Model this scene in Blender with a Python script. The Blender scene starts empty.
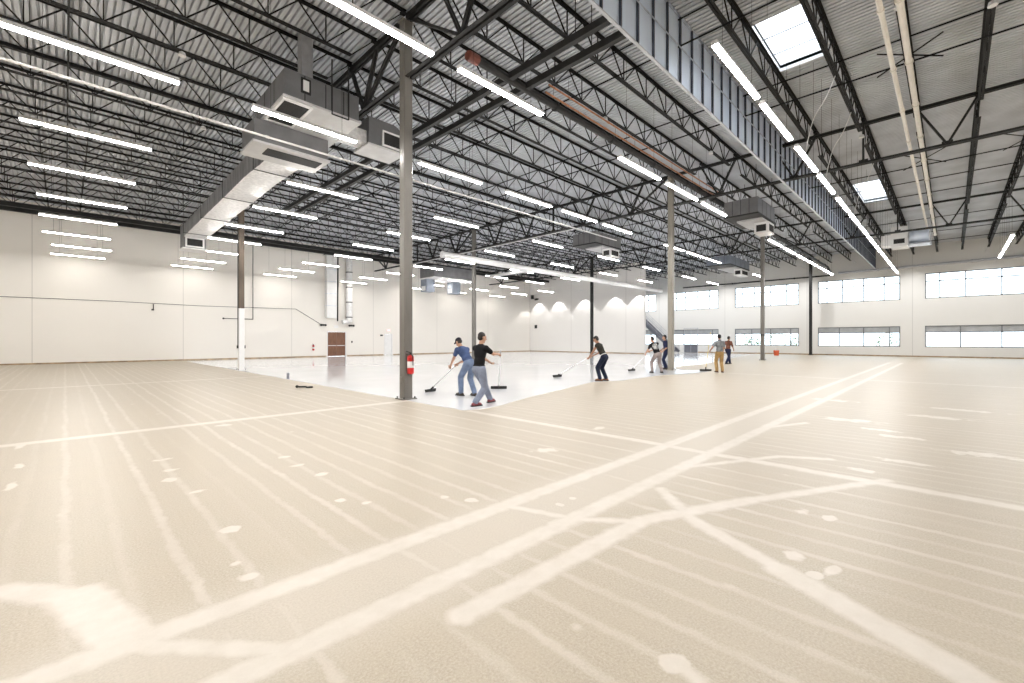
import bpy, math, random
import numpy as np
from mathutils import Vector, Matrix

random.seed(7)
SC = bpy.context.scene
COL = SC.collection
PI = math.pi

# world frame: X runs away to the right of the camera, Y away to the left, camera stands over the origin
CAM_H = 1.53
X_BACK, X_FAR, Y_LEFT, Y_RIGHT = -9.04, 54.0, 40.4, -20.48
DECK = 10.03
JB, JT = 9.22, 9.99          # joist bottom / top chord levels
BAY = 15.24
GX = [6.2, 21.44, 36.68]     # girder lines

# ------------------------------------------------------------------ materials
MATS = {}

def nodes_of(name):
    m = bpy.data.materials.new(name)
    m.use_nodes = True
    nt = m.node_tree
    bsdf = nt.nodes['Principled BSDF']
    return m, nt, bsdf

def mat(name, col, rough=0.6, metal=0.0, var=0.12, scale=3.0, bump=0.0, bscale=40.0, stretch=None, spec=None):
    """plain material whose colour wanders a little with a noise, optional bump"""
    if name in MATS:
        return MATS[name]
    m, nt, b = nodes_of(name)
    tc = nt.nodes.new('ShaderNodeTexCoord')
    src = tc.outputs['Object']
    if stretch:
        mp = nt.nodes.new('ShaderNodeMapping')
        mp.inputs['Scale'].default_value = stretch
        nt.links.new(src, mp.inputs['Vector'])
        src = mp.outputs['Vector']
    n = nt.nodes.new('ShaderNodeTexNoise')
    n.inputs['Scale'].default_value = scale
    n.inputs['Detail'].default_value = 3
    nt.links.new(src, n.inputs['Vector'])
    r = nt.nodes.new('ShaderNodeValToRGB')
    lo = [max(0, c * (1 - var)) for c in col]
    hi = [min(1, c * (1 + var)) for c in col]
    r.color_ramp.elements[0].position = 0.3
    r.color_ramp.elements[1].position = 0.7
    r.color_ramp.elements[0].color = (*lo, 1)
    r.color_ramp.elements[1].color = (*hi, 1)
    nt.links.new(n.outputs['Fac'], r.inputs['Fac'])
    nt.links.new(r.outputs['Color'], b.inputs['Base Color'])
    b.inputs['Roughness'].default_value = rough
    b.inputs['Metallic'].default_value = metal
    if spec is not None:
        b.inputs['Specular IOR Level'].default_value = spec
    if bump:
        n2 = nt.nodes.new('ShaderNodeTexNoise')
        n2.inputs['Scale'].default_value = bscale
        nt.links.new(src, n2.inputs['Vector'])
        bp = nt.nodes.new('ShaderNodeBump')
        bp.inputs['Strength'].default_value = bump
        bp.inputs['Distance'].default_value = 0.02
        nt.links.new(n2.outputs['Fac'], bp.inputs['Height'])
        nt.links.new(bp.outputs['Normal'], b.inputs['Normal'])
    MATS[name] = m
    return m

def emit(name, col, strength):
    m, nt, b = nodes_of(name)
    b.inputs['Base Color'].default_value = (0.9, 0.9, 0.9, 1)
    b.inputs['Emission Color'].default_value = (*col, 1)
    b.inputs['Emission Strength'].default_value = strength
    MATS[name] = m
    return m

class NB:
    """tiny node-expression helper"""
    def __init__(s, nt):
        s.nt = nt
    def _in(s, sock, v):
        if isinstance(v, (int, float)):
            sock.default_value = v
        elif isinstance(v, (tuple, list)):
            sock.default_value = v
        else:
            s.nt.links.new(v, sock)
    def m(s, op, a, b=0.0, c=None, clamp=False):
        n = s.nt.nodes.new('ShaderNodeMath')
        n.operation = op
        n.use_clamp = clamp
        s._in(n.inputs[0], a); s._in(n.inputs[1], b)
        if c is not None:
            s._in(n.inputs[2], c)
        return n.outputs[0]
    def v(s, op, a, b=(0, 0, 0), out=0):
        n = s.nt.nodes.new('ShaderNodeVectorMath')
        n.operation = op
        s._in(n.inputs[0], a); s._in(n.inputs[1], b)
        return n.outputs['Value'] if out == 'val' else n.outputs[0]
    def noise(s, vec, scale, detail=2.0, rough=0.5):
        n = s.nt.nodes.new('ShaderNodeTexNoise')
        n.inputs['Scale'].default_value = scale
        n.inputs['Detail'].default_value = detail
        n.inputs['Roughness'].default_value = rough
        s.nt.links.new(vec, n.inputs['Vector'])
        return n.outputs['Fac']
    def step(s, v, a, b):      # 1 below a, 0 above b
        n = s.nt.nodes.new('ShaderNodeMapRange')
        n.interpolation_type = 'SMOOTHSTEP'
        s._in(n.inputs['Value'], v)
        n.inputs['From Min'].default_value = a
        n.inputs['From Max'].default_value = b
        n.inputs['To Min'].default_value = 1
        n.inputs['To Max'].default_value = 0
        return n.outputs['Result']
    def mix(s, f, a, b):
        n = s.nt.nodes.new('ShaderNodeMix')
        n.data_type = 'RGBA'
        s._in(n.inputs['Factor'], f)
        for i, v in ((6, a), (7, b)):
            if isinstance(v, tuple):
                n.inputs[i].default_value = (*v, 1)
            else:
                s.nt.links.new(v, n.inputs[i])
        return n.outputs[2]

def floor_material():
    m, nt, b = nodes_of('ground_concrete')
    N = NB(nt)
    pos = nt.nodes.new('ShaderNodeNewGeometry').outputs['Position']
    w1 = N.noise(pos, 0.7, 2); w2 = N.noise(pos, 9.0, 3)
    sep = nt.nodes.new('ShaderNodeSeparateXYZ')
    nt.links.new(pos, sep.inputs[0])
    x, y = sep.outputs[0], sep.outputs[1]
    # ragged edges: the coordinates are pushed about a little
    fr = N.m('MULTIPLY', N.m('SUBTRACT', w2, 0.5), 0.07)
    sl = N.m('MULTIPLY', N.m('SUBTRACT', w1, 0.5), 0.10)
    xw = N.m('ADD', N.m('ADD', x, fr), sl)
    yw = N.m('ADD', y, fr)
    # rows of old adhesive ridges, one every 0.29 m, each of its own strength
    P = 0.287
    q = N.m('DIVIDE', xw, P)
    idx = N.m('ROUND', q)
    d = N.m('MULTIPLY', N.m('ABSOLUTE', N.m('SUBTRACT', q, idx)), P)
    wn = nt.nodes.new('ShaderNodeTexWhiteNoise'); wn.noise_dimensions = '1D'
    nt.links.new(idx, wn.inputs['W'])
    amp = N.m('MULTIPLY_ADD', wn.outputs['Value'], 0.85, 0.15)
    patchy = N.m('MULTIPLY_ADD', N.noise(pos, 1.7, 4), 1.7, -0.15, clamp=True)
    stripes = N.m('MULTIPLY', N.m('MULTIPLY', N.step(d, 0.008, 0.05), amp), N.m('MULTIPLY', patchy, 0.62))
    # straight joint repairs
    def band(c, dist, wd, soft):
        return N.step(N.m('ABSOLUTE', N.m('SUBTRACT', c, dist)), wd, wd + soft)
    def gate(f, v, lo, hi):   # keep f only where lo < v < hi
        if lo is not None: f = N.m('MULTIPLY', f, N.m('GREATER_THAN', v, lo))
        if hi is not None: f = N.m('MULTIPLY', f, N.m('LESS_THAN', v, hi))
        return f
    masks = [gate(band(yw, 2.93, 0.045, 0.10), x, -0.3, 39),
             gate(band(yw, 2.30, 0.045, 0.10), x, 0.1, 39),
             gate(band(yw, 9.70, 0.06, 0.12), x, None, 6.1),
             gate(band(yw, 20.4, 0.08, 0.06), x, None, 6.1),
             gate(band(xw, 6.12, 0.045, 0.08), y, None, 7.4),
             gate(band(xw, 21.44, 0.05, 0.05), y, None, 8.2)]
    # swept strokes (segments) and spots (ellipses) where filler was trowelled on
    strokes = [((1.55, 1.93), (3.45, 1.86), .075), ((3.45, 1.86), (4.6, 1.36), .07), ((4.6, 1.36), (6.3, .5), .05),
               ((4.3, 2.12), (3.75, 1.55), .05), ((3.75, 1.55), (3.35, .8), .06), ((3.35, .8), (2.7, -.4), .09),
               ((2.85, 2.95), (3.05, 2.35), .04), ((3.05, 2.3), (3.35, 1.92), .04), ((-.7, 4.25), (-.28, 4.12), .05), ((-.28, 4.12), (.05, 3.7), .08), ((.05, 3.7), (.22, 3.0), .12), ((.2, 2.95), (.75, 2.35), .05), ((2.03, .92), (2.0, .80), .03), ((5.2, 2.3), (6.6, 1.6), .04), ((6.6, 1.6), (6.9, 1.1), .05),
               ((8.6, 2.3), (9.6, 1.9), .05)]
    flat = N.v('MULTIPLY', pos, (1, 1, 0))
    dist = None
    for (a, c, wd) in strokes:
        ab = Vector((c[0] - a[0], c[1] - a[1], 0))
        pa = N.v('SUBTRACT', flat, (a[0], a[1], 0))
        t = N.m('DIVIDE', N.v('DOT_PRODUCT', pa, tuple(ab), out='val'), ab.length_squared, clamp=True)
        sc = nt.nodes.new('ShaderNodeVectorMath'); sc.operation = 'SCALE'
        sc.inputs[0].default_value = tuple(ab); nt.links.new(t, sc.inputs['Scale'])
        e = N.m('SUBTRACT', N.v('LENGTH', N.v('SUBTRACT', pa, sc.outputs[0]), out='val'), wd)
        dist = e if dist is None else N.m('MINIMUM', dist, e)
    masks.append(N.step(N.m('ADD', dist, fr), -0.03, 0.05))
    spots = [(0.81,6.05,0.06,0.09), (0.95,5.41,0.09,0.06), (0.93,4.13,0.07,0.06), (0.82,3.48,0.06,0.05), (0.85,3.23,0.075,0.06), (0.91,7.16,0.11,0.08), (0.86,6.52,0.08,0.07), (2.03,9.25,0.15,0.12), (2.01,6.19,0.1,0.07), (-0.4,6.95,0.05,0.16), (-0.39,8.02,0.05,0.16), (-0.47,9.46,0.06,0.25), (2.02,5.65,0.1,0.06), (2.07,5.09,0.1,0.07), (1.85,4.14,0.05,0.06), (1.98,3.9,0.06,0.05), (2.6,3.5,0.04,0.05), (2.72,3.26,0.07,0.08), (4.7,3.99,0.17,0.13), (3.45,2.6,0.05,0.05), (3.23,2.57,0.04,0.05), (6.53,4.33,0.2,0.1), (3.65,0.79,0.1,0.06), (3.6,0.55,0.12,0.05), (3.43,0.63,0.05,0.05), (4.6,0.95,0.09,0.06), (4.62,0.74,0.08,0.05), (10.54,1.37,0.22,0.5), (9.73,0.86,0.12,0.3), (9.25,0.57,0.12,0.3), (8.6,-0.32,0.15,0.45), (13.69,2.19,0.25,0.5), (6.58,0.76,0.1,0.14), (13.73,-0.14,0.2,0.7), (2.02,0.92,0.07,0.07), (7.4,0.4,0.1,0.3), (12.1,0.2,0.2,0.5)]
    dist = None
    for (cx, cy, rx, ry) in spots:
        e = N.v('LENGTH', N.v('MULTIPLY', N.v('SUBTRACT', flat, (cx, cy, 0)), (1 / rx, 1 / ry, 0)), out='val')
        dist = e if dist is None else N.m('MINIMUM', dist, e)
    masks.append(N.step(N.m('ADD', dist, N.m('ADD', N.m('MULTIPLY', N.m('SUBTRACT', w2, 0.5), 1.6), N.m('MULTIPLY', N.m('SUBTRACT', N.noise(pos, 3.5, 3), 0.5), 2.4))), 0.55, 1.05))
    # small scattered dabs
    vo = nt.nodes.new('ShaderNodeTexVoronoi'); vo.inputs['Scale'].default_value = 1.0
    nt.links.new(N.v('MULTIPLY', pos, (1.0, .8, 0)), vo.inputs['Vector'])
    masks.append(N.m('MULTIPLY', N.step(N.m('ADD', vo.outputs['Distance'], fr), 0.02, 0.05), .6))
    rag = N.m('MULTIPLY_ADD', N.noise(pos, 5.0, 5, .65), 0.9, 0.42, clamp=True)
    big = masks[0]
    for k in masks[1:]:
        big = N.m('MAXIMUM', big, k)
    big = N.m('MULTIPLY', big, rag)
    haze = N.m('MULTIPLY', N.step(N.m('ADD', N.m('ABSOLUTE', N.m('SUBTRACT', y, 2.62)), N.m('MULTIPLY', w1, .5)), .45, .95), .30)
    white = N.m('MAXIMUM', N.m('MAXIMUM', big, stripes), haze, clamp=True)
    grain = N.noise(pos, 75.0, 3, 0.75)
    mott = N.noise(pos, 2.2, 4, 0.6)
    base = N.mix(N.m('MULTIPLY_ADD', grain, 2.6, -0.8, clamp=True), (.265, .222, .163), (.48, .42, .335))
    base = N.mix(N.m('MULTIPLY_ADD', mott, 1.2, -0.25, clamp=True), base, (.40, .34, .258))
    # thin sanding lines that run the same way as the ridges
    ln = N.noise(N.v('MULTIPLY', pos, (26, .6, 0)), 1.0, 2)
    base = N.mix(N.m('MULTIPLY', ln, .28), base, (.46, .41, .34))
    colr = N.mix(white, base, (.57, .525, .465))
    nt.links.new(colr, b.inputs['Base Color'])
    b.inputs['Roughness'].default_value = 0.42
    b.inputs['Specular IOR Level'].default_value = 0.35
    return m

def wall_material(name, col, axis, first, pitch, tint=None):
    """painted concrete panels with a fine vertical joint every pitch metres along the axis"""
    m, nt, b = nodes_of(name)
    N = NB(nt)
    pos = nt.nodes.new('ShaderNodeNewGeometry').outputs['Position']
    sep = nt.nodes.new('ShaderNodeSeparateXYZ'); nt.links.new(pos, sep.inputs[0])
    c = sep.outputs[axis]
    q = N.m('DIVIDE', N.m('SUBTRACT', c, first), pitch)
    d = N.m('MULTIPLY', N.m('ABSOLUTE', N.m('SUBTRACT', q, N.m('ROUND', q))), pitch)
    seam = N.step(d, 0.012, 0.03)
    n = N.noise(pos, .35, 4, .6)
    lo = tuple(k * .95 for k in col)
    cc = N.mix(n, lo, col)
    cc = N.mix(N.m('MULTIPLY', seam, .45), cc, tuple(k * .45 for k in col))
    nt.links.new(cc, b.inputs['Base Color'])
    b.inputs['Roughness'].default_value = .55
    return m

def glass_material():
    m = bpy.data.materials.new('window_glass'); m.use_nodes = True
    nt = m.node_tree; nt.nodes.clear()
    o = nt.nodes.new('ShaderNodeOutputMaterial'); mx = nt.nodes.new('ShaderNodeMixShader')
    t = nt.nodes.new('ShaderNodeBsdfTransparent'); g = nt.nodes.new('ShaderNodeBsdfGlossy')
    t.inputs[0].default_value = (.93, .96, .97, 1); g.inputs['Roughness'].default_value = .03
    fr = nt.nodes.new('ShaderNodeFresnel'); fr.inputs[0].default_value = 1.45
    nt.links.new(fr.outputs[0], mx.inputs[0]); nt.links.new(t.outputs[0], mx.inputs[1]); nt.links.new(g.outputs[0], mx.inputs[2])
    nt.links.new(mx.outputs[0], o.inputs[0])
    return m

def skylight_material():
    m = bpy.data.materials.new('skylight_acrylic'); m.use_nodes = True
    nt = m.node_tree; nt.nodes.clear()
    o = nt.nodes.new('ShaderNodeOutputMaterial'); mx = nt.nodes.new('ShaderNodeMixShader')
    t = nt.nodes.new('ShaderNodeBsdfTransparent'); g = nt.nodes.new('ShaderNodeBsdfTranslucent')
    n = nt.nodes.new('ShaderNodeTexNoise'); n.inputs['Scale'].default_value = 1.2
    mr = nt.nodes.new('ShaderNodeMapRange'); mr.inputs[3].default_value = .2; mr.inputs[4].default_value = .5
    g.inputs[0].default_value = (.9, .93, 1, 1)
    nt.links.new(n.outputs['Fac'], mr.inputs[0]); nt.links.new(mr.outputs[0], mx.inputs[0])
    nt.links.new(t.outputs[0], mx.inputs[1]); nt.links.new(g.outputs[0], mx.inputs[2]); nt.links.new(mx.outputs[0], o.inputs[0])
    return m

M_floor = floor_material()
M_wall_left = wall_material('left_wall_paint', (.80, .77, .72), 0, -1.44, 7.6)
M_wall = wall_material('wall_paint', (.89, .87, .84), 1, 3.0, 7.62)
M_wall_far = wall_material('far_wall_paint', (.80, .80, .78), 1, 2.48, 8.1)
M_glass = glass_material()
M_sky = skylight_material()
M_coat = mat('epoxy_coating', (.70, .71, .735), rough=.10, var=.03, scale=.6, bump=.02, bscale=1.5, spec=.6)
M_deck = mat('roof_deck_metal', (.60, .625, .67), rough=.5, metal=.1, var=.15, scale=.8)
M_steel = mat('dark_joist_steel', (.014, .014, .014), rough=.6, var=.3, scale=2, spec=.18)
M_girder = mat('girder_steel', (.028, .028, .028), rough=.55, var=.25, scale=2, spec=.2)
M_colgrey = mat('column_grey_paint', (.16, .15, .135), rough=.35, var=.15, scale=1.5, stretch=(3, 3, .4))
M_coltan = mat('column_tan_paint', (.26, .24, .205), rough=.45, var=.15, scale=1.5, stretch=(3, 3, .4))
M_colblack = mat('column_black_paint', (.012, .012, .012), rough=.5, var=.2)
M_colwhite = mat('column_white_paint', (.8, .8, .8), rough=.45, var=.04)
M_colbrown = mat('column_brown_primer', (.10, .075, .055), rough=.6, var=.5, scale=1.2, stretch=(2, 2, .5))
M_white = mat('white_enamel', (.78, .78, .78), rough=.4, var=.04)
M_pipe = mat('white_pipe_paint', (.74, .70, .63), rough=.4, var=.06)
M_galv = mat('galvanised_steel', (.62, .66, .74), rough=.32, metal=.85, var=.25, scale=5)
M_galvpanel = mat('galvanised_sheet', (.72, .81, .97), rough=.33, metal=.15, var=.08, scale=1.4, stretch=(1, 1, .4))
M_stud = mat('stud_steel', (.07, .08, .11), rough=.4, metal=.3, var=.3, scale=4)
M_hvac = mat('unit_grey_sheet', (.17, .17, .175), rough=.45, metal=.3, var=.15, scale=2)
M_hvacblue = mat('unit_blue_grey_sheet', (.22, .25, .30), rough=.45, metal=.3, var=.15, scale=2)
M_riser = mat('riser_sheet', (.36, .36, .37), rough=.4, metal=.4, var=.2)
M_pan = mat('unit_pan', (.55, .55, .55), rough=.45, var=.08)
M_tray = mat('unit_tray', (.42, .42, .43), rough=.45, var=.1)
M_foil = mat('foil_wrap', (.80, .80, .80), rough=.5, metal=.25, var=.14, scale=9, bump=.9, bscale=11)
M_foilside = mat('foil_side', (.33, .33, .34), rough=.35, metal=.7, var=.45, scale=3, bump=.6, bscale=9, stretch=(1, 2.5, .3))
M_black = mat('black_rubber', (.012, .012, .012), rough=.6, var=.2)
M_filter = mat('black_filter_mesh', (.02, .02, .02), rough=.8, var=.4, scale=30)
M_rust = mat('red_oxide_pipe', (.16, .045, .03), rough=.55, var=.4, scale=6)
M_copper = mat('copper_pipe', (.45, .20, .11), rough=.35, metal=.7, var=.35, scale=5)
M_red = mat('red_extinguisher', (.55, .02, .02), rough=.3, var=.1)
M_orange = mat('red_orange_plastic', (.75, .14, .06), rough=.4, var=.1)
M_wood = mat('brown_door_wood', (.17, .075, .04), rough=.4, var=.25, scale=3, stretch=(6, 6, .6))
M_base = mat('raw_wall_base', (.36, .26, .16), rough=.8, var=.35, scale=3)
M_mull = mat('window_frame_metal', (.22, .235, .25), rough=.4, metal=.3, var=.1)
M_band = mat('transom_panel', (.42, .44, .46), rough=.35, var=.12, scale=2)
M_stair = mat('stair_grey_paint', (.20, .21, .25), rough=.5, var=.12)
M_rail = mat('stair_rail_paint', (.48, .50, .55), rough=.45, var=.1)
M_ground = mat('outside_ground_concrete', (.62, .60, .56), rough=.9, var=.1)
M_leaf = mat('shrub_leaves', (.10, .16, .06), rough=.7, var=.4, scale=4)
M_lens = emit('strip_light_lens', (1.0, .97, .93), 100)
M_lensdim = emit('strip_light_lens_dimmed', (1.0, .95, .88), 34)
M_exit = emit('sign_red_glow', (1, .10, .12), .9)
M_yellow = mat('yellow_handle', (.75, .6, .2), rough=.4, var=.1)
M_alu = mat('aluminium_handle', (.75, .75, .77), rough=.3, metal=.6, var=.05)

# ------------------------------------------------------------------ mesh builder
class MB:
    def __init__(s):
        s.v = []; s.f = []; s.mi = []
    def add(s, vs, fs, mi=0):
        o = len(s.v)
        s.v += [Vector(p) for p in vs]
        s.f += [tuple(o + i for i in f) for f in fs]
        s.mi += [mi] * len(fs)
        return s
    def box(s, a, b, mi=0):
        (x0, y0, z0), (x1, y1, z1) = a, b
        return s.add([(x0, y0, z0), (x1, y0, z0), (x1, y1, z0), (x0, y1, z0), (x0, y0, z1), (x1, y0, z1), (x1, y1, z1), (x0, y1, z1)],
                     [(0, 3, 2, 1), (4, 5, 6, 7), (0, 1, 5, 4), (1, 2, 6, 5), (2, 3, 7, 6), (3, 0, 4, 7)], mi)
    def frame(s, p, q):
        p, q = Vector(p), Vector(q)
        d = (q - p).normalized()
        up = Vector((0, 0, 1)) if abs(d.z) < .95 else Vector((0, 1, 0))
        x = d.cross(up).normalized()
        return p, q, x, x.cross(d)
    def bar(s, p, q, w, h, mi=0):
        p, q, x, y = s.frame(p, q)
        vs = [c + x * (w / 2 * a) + y * (h / 2 * b) for c in (p, q) for a, b in ((-1, -1), (1, -1), (1, 1), (-1, 1))]
        return s.add(vs, [(0, 1, 2, 3), (7, 6, 5, 4), (0, 4, 5, 1), (1, 5, 6, 2), (2, 6, 7, 3), (3, 7, 4, 0)], mi)
    def tube(s, p, q, r, n=8, r2=None, mi=0):
        p, q, x, y = s.frame(p, q)
        r2 = r if r2 is None else r2
        vs = [c + (x * math.cos(2 * PI * i / n) + y * math.sin(2 * PI * i / n)) * k for c, k in ((p, r), (q, r2)) for i in range(n)]
        fs = [(i, (i + 1) % n, n + (i + 1) % n, n + i) for i in range(n)] + [tuple(range(n - 1, -1, -1)), tuple(range(n, 2 * n))]
        return s.add(vs, fs, mi)
    def path(s, pts, r, n=8):
        for a, b in zip(pts, pts[1:]):
            s.tube(a, b, r, n)
        for p in pts[1:-1]:
            s.ell(p, (r, r, r), n=n, m=max(4, n // 2))
        return s
    def ell(s, c, rad, rot=None, n=16, m=10):
        c = Vector(c); vs = []; fs = []
        for j in range(m + 1):
            t = PI * j / m
            for i in range(n):
                a = 2 * PI * i / n
                p = Vector((rad[0] * math.sin(t) * math.cos(a), rad[1] * math.sin(t) * math.sin(a), rad[2] * math.cos(t)))
                vs.append(c + (rot @ p if rot else p))
        for j in range(m):
            for i in range(n):
                a, b = j * n + i, j * n + (i + 1) % n
                fs.append((a, a + n, b + n, b) if 0 < j < m - 1 else ((a, a + n, b + n) if j == 0 else (a, a + n, b)))
        return s.add(vs, fs)
    def caps(s, p, q, r1, r2, n=14):
        s.tube(p, q, r1, n, r2)
        s.ell(p, (r1, r1, r1), n=n, m=8); s.ell(q, (r2, r2, r2), n=n, m=8)
        return s
    def prism(s, pts, h0, h1, axis=2):
        """closed outline extruded along an axis"""
        n = len(pts); vs = []
        for h in (h0, h1):
            for (a, b) in pts:
                vs.append((a, b, h) if axis == 2 else ((h, a, b) if axis == 0 else (a, h, b)))
        return s.add(vs, [tuple(range(n - 1, -1, -1)), tuple(range(n, 2 * n))] + [(i, (i + 1) % n, n + (i + 1) % n, n + i) for i in range(n)])
    def mesh(s, name, mats, off=Vector((0, 0, 0)), smooth=False):
        me = bpy.data.meshes.new(name)
        me.from_pydata([tuple(v - off) for v in s.v], [], s.f)
        for k in (mats if isinstance(mats, (list, tuple)) else [mats]):
            me.materials.append(k)
        me.polygons.foreach_set('material_index', s.mi)
        if smooth:
            me.polygons.foreach_set('use_smooth', [True] * len(me.polygons))
        me.validate(); me.update()
        return me
    def build(s, name, mats, parent=None, smooth=False, label=None):
        off = Vector((0, 0, 0))
        r = parent
        while r is not None:
            off = off + r.location; r = r.parent
        o = bpy.data.objects.new(name, s.mesh(name, mats, off, smooth))
        COL.objects.link(o)
        if parent: o.parent = parent
        if label: o['label'] = label
        return o

def tag(o, label, cat, group=None):
    o['label'] = label; o['category'] = cat
    if group: o['group'] = group
    return o

def thing(name, label, cat, loc, group=None):
    o = bpy.data.objects.new(name, None)
    COL.objects.link(o); o.location = loc
    o.empty_display_size = .2
    return tag(o, label, cat, group)

def struct(name, mb, m):
    o = mb.build(name, m); o['kind'] = 'structure'
    return o

CHILD = {}
def copy_tree(root, loc, label, group=None, base=None):
    def rec(o, parent):
        c = o.copy(); COL.objects.link(c)
        if parent is not None: c.parent = parent
        for k in o.children: rec(k, c)
        return c
    r = rec(root, None)
    r.location = loc; r['label'] = label
    if group: r['group'] = group
    return r

ORD = ['first', 'second', 'third', 'fourth', 'fifth', 'sixth', 'seventh', 'eighth', 'ninth', 'tenth', 'eleventh', 'twelfth', 'thirteenth', 'fourteenth', 'fifteenth']

# ------------------------------------------------------------------ camera, world, view
cam = bpy.data.cameras.new('camera'); co = bpy.data.objects.new('camera', cam); COL.objects.link(co)
co.location = (0, 0, CAM_H); co.rotation_euler = (PI / 2, 0, math.radians(-45.25))
cam.sensor_width = 36; cam.lens = 443 / 1024 * 36; cam.shift_y = -1.7 / 1024; cam.clip_end = 500
SC.camera = co
w = bpy.data.worlds.new('daylight'); SC.world = w; w.use_nodes = True
bg = w.node_tree.nodes['Background']
bg.inputs[0].default_value = (.86, .93, 1, 1); bg.inputs[1].default_value = 4.5
SC.view_settings.view_transform = 'Standard'; SC.view_settings.look = 'None'
SC.view_settings.exposure = 0.0; SC.view_settings.gamma = 1.0; SC.view_settings.use_curve_mapping = False
SC.cycles.use_denoising = True
SC.cycles.max_bounces = 8; SC.cycles.diffuse_bounces = 5; SC.cycles.glossy_bounces = 4
SC.cycles.transparent_max_bounces = 8
SC.cycles.sample_clamp_indirect = 6; SC.cycles.caustics_reflective = False; SC.cycles.caustics_refractive = False
SC.cycles.use_light_tree = True

# ------------------------------------------------------------------ shell
b = MB(); b.box((X_BACK - .3, Y_RIGHT - .3, -.25), (X_FAR + .3, Y_LEFT + .3, 0)); struct('floor', b, M_floor)

# freshly coated part of the slab with its ragged wet edge
edge = [(6.06, 40.38), (6.06, 7.5), (6.5, 7.35), (7.03, 7.42), (8.6, 7.95), (10.6, 8.44), (12.2, 8.9), (13.5, 9.2), (14.8, 8.75), (16.3, 8.8),
        (17.9, 8.85), (20, 8.4), (21.9, 8.25), (22.3, 8.9), (22.0, 9.7), (22.6, 10.3), (24.6, 11.2), (27.5, 11.1), (30.7, 11.5), (35, 12.1), (40.8, 13.3), (47, 14.2), (53.95, 15.4)]
pts = []
for (a, c) in zip(edge, edge[1:]):
    n = max(1, int(math.dist(a, c) / .35))
    for i in range(n):
        t = i / n
        j = 0 if i == 0 else .035
        pts.append((a[0] + (c[0] - a[0]) * t + random.uniform(-j, j), a[1] + (c[1] - a[1]) * t + random.uniform(-j, j)))
pts += [(53.95, 15.4), (53.95, 40.38)]
pts = [(min(p[0], 53.95), min(p[1], 40.38)) for p in pts]
b = MB(); b.prism(pts, .0, .004)
struct('floor_coating', b, M_coat)

SKY = [(13.1, 15.95), (30.4, 35.0)]
SKY_Y = (2.66, 3.84)
SKY2 = [(-6, -1), (9, 14), (16, 21), (24, 29), (31, 36), (39, 44)]  # unseen skylights added to bring daylight into the right bay
SKY2_Y = (-9.69, -8.41)
def deck_mesh():
    b = MB()
    prof = []
    x = X_BACK - .3; p = .1524
    while x < X_FAR + .3:
        prof += [(x, DECK + .085), (x + .034, DECK + .085), (x + .044, DECK), (x + .142, DECK)]
        x += p
    def strip(y0, y1, keep):
        for (xa, za), (xb, zb) in zip(prof, prof[1:]):
            if keep(xa, xb):
                b.add([(xa, y0, za), (xb, y0, zb), (xb, y1, zb), (xa, y1, za)], [(0, 3, 2, 1)])
    strip(Y_RIGHT - .3, SKY2_Y[0], lambda a, c: True); strip(SKY2_Y[1], SKY_Y[0], lambda a, c: True)
    strip(*SKY2_Y, lambda a, c: not any(s0 < (a + c) / 2 < s1 for s0, s1 in SKY2))
    strip(SKY_Y[1], Y_LEFT + .3, lambda a, c: True)
    strip(*SKY_Y, lambda a, c: not any(s0 < (a + c) / 2 < s1 for s0, s1 in SKY))
    # flat insulation board on top of the sheet
    for y0, y1, cuts in ((Y_RIGHT - .3, SKY2_Y[0], []), (*SKY2_Y, SKY2), (SKY2_Y[1], SKY_Y[0], []), (SKY_Y[1], Y_LEFT + .3, []), (*SKY_Y, SKY)):
        xs = [X_BACK - .3] + [k for c in cuts for k in c] + [X_FAR + .3]
        for i in range(0, len(xs), 2):
            b.box((xs[i], y0, DECK + .09), (xs[i + 1], y1, DECK + .19))
    return b
struct('ceiling', deck_mesh(), M_deck)

def wall_boxes(u0, u1, z0, z1, holes, put):
    """tile a rectangle round its rectangular holes"""
    us = sorted({u0, u1, *[h[0] for h in holes], *[h[1] for h in holes]})
    for a, c in zip(us, us[1:]):
        hs = sorted((h[2], h[3]) for h in holes if h[0] <= a and h[1] >= c)
        z = z0
        for (p, q) in hs:
            if p > z: put(a, c, z, p)
            z = q
        if z < z1: put(a, c, z, z1)

DOOR = (16.8, 18.6, 0, 2.3)
LDOOR = (22.55, 23.45, 0, 2.15)
b = MB(); wall_boxes(X_BACK - .3, X_FAR + .3, 0, DECK + .03, [DOOR, LDOOR], lambda a, c, p, q: b.box((a, Y_LEFT, p), (c, Y_LEFT + .3, q)))
struct('wall_left', b, M_wall_left)
b = MB(); b.box((44.2, 23.6, 0), (44.5, Y_LEFT - .002, DECK - .02)); struct('wall_partition', b, M_wall)
b = MB(); b.box((X_BACK - .3, Y_RIGHT - .3, 0), (X_FAR + .3, Y_RIGHT, DECK + .03)); struct('wall_right', b, M_wall)
b = MB(); b.box((X_BACK - .3, Y_RIGHT, 0), (X_BACK, Y_LEFT, DECK + .03)); struct('wall_back', b, M_wall)
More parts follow.
